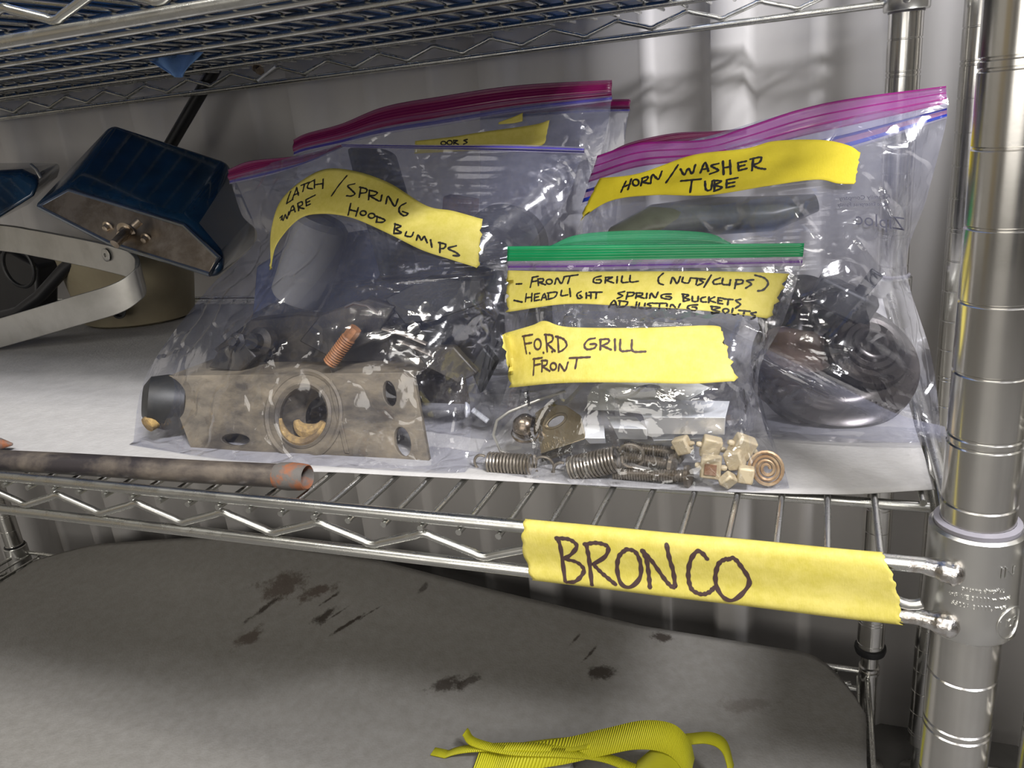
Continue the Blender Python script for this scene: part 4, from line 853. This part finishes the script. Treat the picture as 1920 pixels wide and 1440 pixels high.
tag(wt.build('washer_tube', pbr('olive_tube', (.14, .15, .11), .35, 0, (.08, .08, .06), 20, .4, .6)), 'olive grey washer tube lying under the bright yellow label', 'tube')

# ------------------------------------------------------------------ mirrors and bracket at the left
def loft(F, B, mat, name, parent, bev=3, seg=3):
    n = len(F); m = MB(); m.add(F+B, [tuple(range(n))[::-1], tuple(range(n, 2*n))]+[(i, (i+1) % n, (i+1) % n+n, i+n) for i in range(n)], False)
    return m.build(name, mat, parent, bevel=bev, bseg=seg, weld=True)
wm = empty('wing_mirror', (-640, 300, 0), 'navy glossy wing mirror tilted up with tarnished metal back plate', 'mirror')
F = [at(*p) for p in [(55, 392, 238), (128, 346, 250), (352, 416, 242), (424, 488, 232), (404, 527, 226), (200, 462, 226)]]
B = [at(*p) for p in [(150, 300, 345), (212, 228, 345), (432, 300, 345), (482, 420, 345), (480, 470, 340), (300, 470, 335)]]
loft(F, B, M['navy'], 'mirror_shell', wm, 8, 4)
Fi = [at(*p) for p in [(74, 388, 236.5), (131, 357, 247), (346, 424, 240), (410, 484, 231), (394, 514, 225.5), (205, 455, 225)]]
cen = sum(Fi, Vector())/6; rm = MB()
rm.tube(Fi+[Fi[0]], 2.2, 8); rm.build('rim', M['rim'], wm)
MB().extrude([p+Vector((0, 1.5, 0)) for p in Fi][::-1], (0, -3, 0)).build('back_plate', M['tray'], wm, bevel=1)
def stud(px, py, r, h, name):
    c = at(px, py, 231.5); nn = Vector((.05, -1, -.35)); return MB().lathe([(r*1.5, 0), (r*1.6, 1), (r*1.1, 1.6), (r, 2), (r*.8, h), (0, h+.6)], c, axis=nn, n=20).build(name, M['tray'], wm)
stud(203, 424, 3, 5, 'screw'); stud(275, 446, 3, 5, 'screw'); stud(238, 434, 5.5, 8, 'pivot_washer')
MB().tube([at(238, 434, 228), at(232, 440, 216), at(215, 458, 205)], 4, 14).build('pivot_arm', M['tray'], wm)
MB().tube([at(262, 414, 228), at(250, 425, 224)], 3.4, 12).build('pivot_arm', M['tray'], wm)
wm2 = empty('wing_mirror', (-920, 340, 0), 'navy glossy wing mirror with pale edge, far left behind the bent bar', 'mirror')
F = [at(*p) for p in [(-160, 330, 280), (40, 318, 290), (76, 340, 285), (60, 370, 275), (-20, 420, 262), (-160, 430, 262)]]
B = [at(*p) for p in [(-160, 306, 380), (60, 304, 385), (118, 304, 380), (110, 330, 370), (60, 380, 350), (-100, 400, 350)]]
loft(F, B, M['navy'], 'mirror_shell', wm2, 8, 4)
MB().tube([at(*p) for p in [(58, 309, 283), (68, 318, 281), (77, 334, 281)]], 1.6, 8).build('edge_trim', M['alu'], wm2)
# flat aluminium bar bent into a hairpin
hb = empty('bent_bar', (-750, 270, 0), 'grey aluminium flat bar bent into a hairpin, far left', 'bracket')
topp = [at(*p) for p in [(-180, 405, 318), (0, 421, 306), (60, 430, 301), (120, 441, 298), (175, 452, 295), (232, 466, 290), (252, 478, 285), (257, 490, 279), (250, 507, 271), (212, 532, 262), (125, 559, 254), (0, 597, 247), (-180, 650, 240)]]
T_ = spline([tuple(p) for p in topp], 90); G = []
hgt = lambda i: Vector((0, 0, -28))
for q in (0, 1, 2, 3):
    row = []
    for i in range(90):
        t = Vector(T_[min(i+1, 89)]-T_[max(i-1, 0)]); t.z = 0; n = Vector((-t.y, t.x, 0)).normalized()*2.2
        p = Vector(T_[i]); row.append(p+(n if q in (1, 2) else -n)+(hgt(i) if q in (2, 3) else Vector()))
    G.append(row)
MB().grid(G, closed_v=True, smooth=False).build('flat_bar', M['alu'], hb, bevel=.6)
MB().lathe([(6, 0), (6.5, .8), (5, 1.5), (2, 1.2), (2, -.5), (0, -.5)], at(199, 478, 290), axis=(-.2, -1, 0), n=20).build('rivet', M['alu'], hb)
bg = empty('lamp_bucket', (-750, 380, 0), 'beige plastic lamp bucket with round hole behind the bent bar', 'lamp bucket')
c4 = at(235, 610, 362)
MB().lathe([(0, 0), (46, 0), (52, 3), (58, 40), (62, 74), (64, 80), (58, 80), (50, 30), (0, 22)], Vector((-768, 372, -1.5)), n=48, sx=1.25, sy=.95).build('bucket', M['beige'], bg)
MB().lathe([(7, 0), (8.5, 1), (8.5, 2.2), (6.5, 2.4), (6, -3), (0, -3)], at(224, 582, 316), axis=(.2, -1, .1), n=24).build('hole_grommet', M['rubber'], bg)
hs = MB().tube([at(*p) for p in [(160, 470, 322), (120, 505, 318), (75, 555, 308), (35, 585, 300), (-60, 610, 296)]], 6.5, 14); tag(hs.build('rubber_hose', M['black']), 'black rubber hose crossing inside the bent bar', 'hose')
lr = MB().tube(arc(at(35, 500, 320), 22, 0, 2*math.pi, 28), 2.2, 8); tag(lr.build('wire_ring', M['rubber']), 'dark round ring at the far left inside the bent bar', 'ring')
tag(MB().extrude([at(*p) for p in [(-200, 470, 362), (20, 470, 362), (70, 500, 362), (70, 580, 355), (-200, 628, 350)]], (0, 30, 0)).build('black_housing', M['black'], bevel=4), 'black housing in shadow at the far left under the mirrors', 'housing')
rodp = [at(402, 130, 470), at(325, 262, 462)]; dd = (rodp[1]-rodp[0]).normalized()
tt = (rodp[1].z+1.0)/-dd.z
pb = MB().tube([rodp[0]-dd*22, rodp[0], rodp[1], rodp[1]+dd*60], 7, 16)
pbo = pb.build('black_strap', M['black']); tag(pbo, 'black bar leaning behind the tilted mirror against the wall', 'bar')

# ------------------------------------------------------------------ bars on the front edge
fb = empty('steel_bar', atz(300, 878, 0), 'scuffed dark steel bar with rusty flared end on the front edge', 'bar')
pa, pb_ = atz(0, 863, 4.6), atz(525, 892, 4.6); d_ = (pb_-pa)
path = [pa-d_*.9+Vector((0, -1, 0)), pa-d_*.4, pa, pa+d_*.25+Vector((0, .4, 0)), pa+d_*.5, pa+d_*.75+Vector((0, -.4, 0)), pb_]
MB().tube([tuple(p) for p in spline([tuple(p) for p in path], 30)], 6.5, 20).build('shaft', M['bar'], fb)
dn = d_.normalized()
MB().lathe([(6.4, -2), (7.3, 1), (7.6, 6), (7.2, 13), (6.8, 16.5), (6.2, 17), (5.0, 14), (3, 8), (0, 7)], pb_, axis=dn, n=24).build('rusty_end', M['rust'], fb)
f2 = MB().tube([atz(-190, 828, 5), atz(-60, 830, 5), atz(0, 832, 5), atz(24, 833, 3)], [4.5, 4.5, 3.8, .8], 12); tag(f2.build('steel_bar', M['rust']), 'pointed rusty bar tip at the far left edge behind the long bar', 'bar')

# ------------------------------------------------------------------ upper shelf load
def sheet(name, x0, x1, y0, y1, z, amp, mat, label, cat, holes=None):
    G = [[(x0+(x1-x0)*i/80, y0+(y1-y0)*j/40, z+amp*(1+mn.noise(Vector(((x0+(x1-x0)*i/80)*.02, (y0+(y1-y0)*j/40)*.02, 2))))) for i in range(81)] for j in range(41)]
    o = MB().grid(G).build(name, mat, solid=1); tag(o, label, cat); return o
def tote(x0, x1, h, label):
    root = empty('storage_tote', ((x0+x1)/2, 225, 249), label, 'storage tote'); m = MB()
    def ringp(z, g, r=30, n=8):
        P = []
        for cx, cy, a in ((x1-g-r, 436-g-r, 0), (x0+g+r, 436-g-r, 90), (x0+g+r, 10+g+r, 180), (x1-g-r, 10+g+r, 270)):
            P += [(cx+r*math.cos(math.radians(a+90*i/(n-1))), cy+r*math.sin(math.radians(a+90*i/(n-1))), z) for i in range(n)]
        return P
    G = [ringp(249.2, 16, 14), ringp(248.8, 8), ringp(252, 2), ringp(249+h, -2), ringp(249+h, -8), ringp(249+h-12, -8)]
    m.grid(G, closed=True); m.add(ringp(248.9, 12, 18), [tuple(range(32))[::-1]], False)
    m.build('tub', M['bluesheet'], root)
    l = MB(); l.grid([ringp(249+h-6, -10), ringp(249+h+4, -11), ringp(249+h+8, -4), ringp(249+h+8, 12, 18)], closed=True); l.add(ringp(249+h+8, 12, 18), [tuple(range(32))], False)
    l.build('lid', M['bluesheet'], root)
tote(-1190, -640, 230, 'dark blue plastic tote on the upper shelf, towards the left')
tote(-620, -165, 300, 'dark blue plastic tote on the upper shelf, nearer the right posts')
tw = [[at(p[0], p[1], p[2]-118) for p in r] for r in ([(262, 103, 405), (300, 100, 405), (345, 98, 405), (385, 97, 405)], [(285, 117, 404), (312, 118, 402), (342, 118, 402), (370, 113, 404)], [(308, 131, 403), (322, 134, 400), (340, 134, 400), (356, 126, 402)], [(324, 141, 402), (330, 144, 400), (338, 145, 400), (346, 139, 401)])]
G = cgrid([[tuple(p) for p in r] for r in tw], 24, 20)
tag(MB().grid([[Vector(p)+Vector((0, 2*math.sin(i*.5), 0)) for i, p in enumerate(r)] for r in G]).build('shop_towel', M['towel'], solid=1), 'light blue shop towel with one corner hanging below the upper shelf', 'towel')
hk = empty('small_bolt', at(486, 128, 430), 'small chrome bolt under the upper shelf by the rear truss', 'bolt')
MB().lathe([(0, 0), (5, 0), (5, 4), (3, 4.4), (3, 9), (4.5, 9), (4.5, 12), (0, 12)], at(480, 125, 432), axis=(.7, -.5, -.4), n=6).build('bolt_head', M['tray'], hk)
MB().tube([at(483, 151, 428), at(516, 124, 430)], 1.5, 8).build('truss_glint', M['silver'], hk)  # thin silver rod standing in for the highlight on the truss wire

# ------------------------------------------------------------------ yellow webbing on the bottom shelf
def ribbon(pts, w, name, parent, tw=0):
    P = spline([tuple(at(p[0], p[1], p[2]-27)) for p in pts], 60); m = MB(); G = []
    for i in range(60):
        wv = (Vector((.12, .8, .55)) if w > 15 else Vector((.12, 1, .1))).normalized()*w/2; p = Vector(P[i]); p.z = max(p.z, -394+abs(wv.z)); G.append([p-wv, p, p+wv])
    GG = [[G[i][j] for i in range(60)] for j in range(3)]
    return m.grid(GG).build(name, M['strap'], parent, solid=1.4)
ws = empty('webbing_strap', (-200, 270, -384), 'bright yellow webbing strap looped in a pile on the bottom shelf', 'strap')
ribbon([(818, 1448, 262), (830, 1420, 262), (870, 1405, 262), (960, 1400, 264), (1060, 1402, 264), (1105, 1396, 264)], 9, 'strap_loop', ws)
ribbon([(872, 1372, 262), (890, 1392, 262), (960, 1408, 260), (1060, 1412, 258), (1130, 1420, 256), (1190, 1442, 250)], 9, 'strap_loop', ws)
ribbon([(960, 1402, 270), (1040, 1392, 272), (1095, 1390, 272), (1112, 1402, 270)], 9, 'strap_loop', ws)
ribbon([(895, 1450, 255), (960, 1425, 258), (1060, 1408, 262), (1130, 1392, 264), (1200, 1378, 264), (1255, 1385, 262), (1285, 1415, 258), (1295, 1450, 252)], 24, 'strap_loop', ws)
ribbon([(1190, 1450, 250), (1225, 1424, 252), (1262, 1422, 252), (1290, 1448, 252)], 20, 'strap_loop', ws)
ribbon([(1230, 1392, 276), (1290, 1386, 276), (1330, 1384, 274), (1358, 1400, 272), (1372, 1445, 268)], 12, 'strap_loop', ws)
tag(MB().lathe([(0, 0), (12, 0), (14, 6), (12, 18), (0, 20)], at(1050, 1458, 242), n=20).build('white_cap', M['white_pl']), 'white rounded cap just showing under the yellow strap', 'cap')
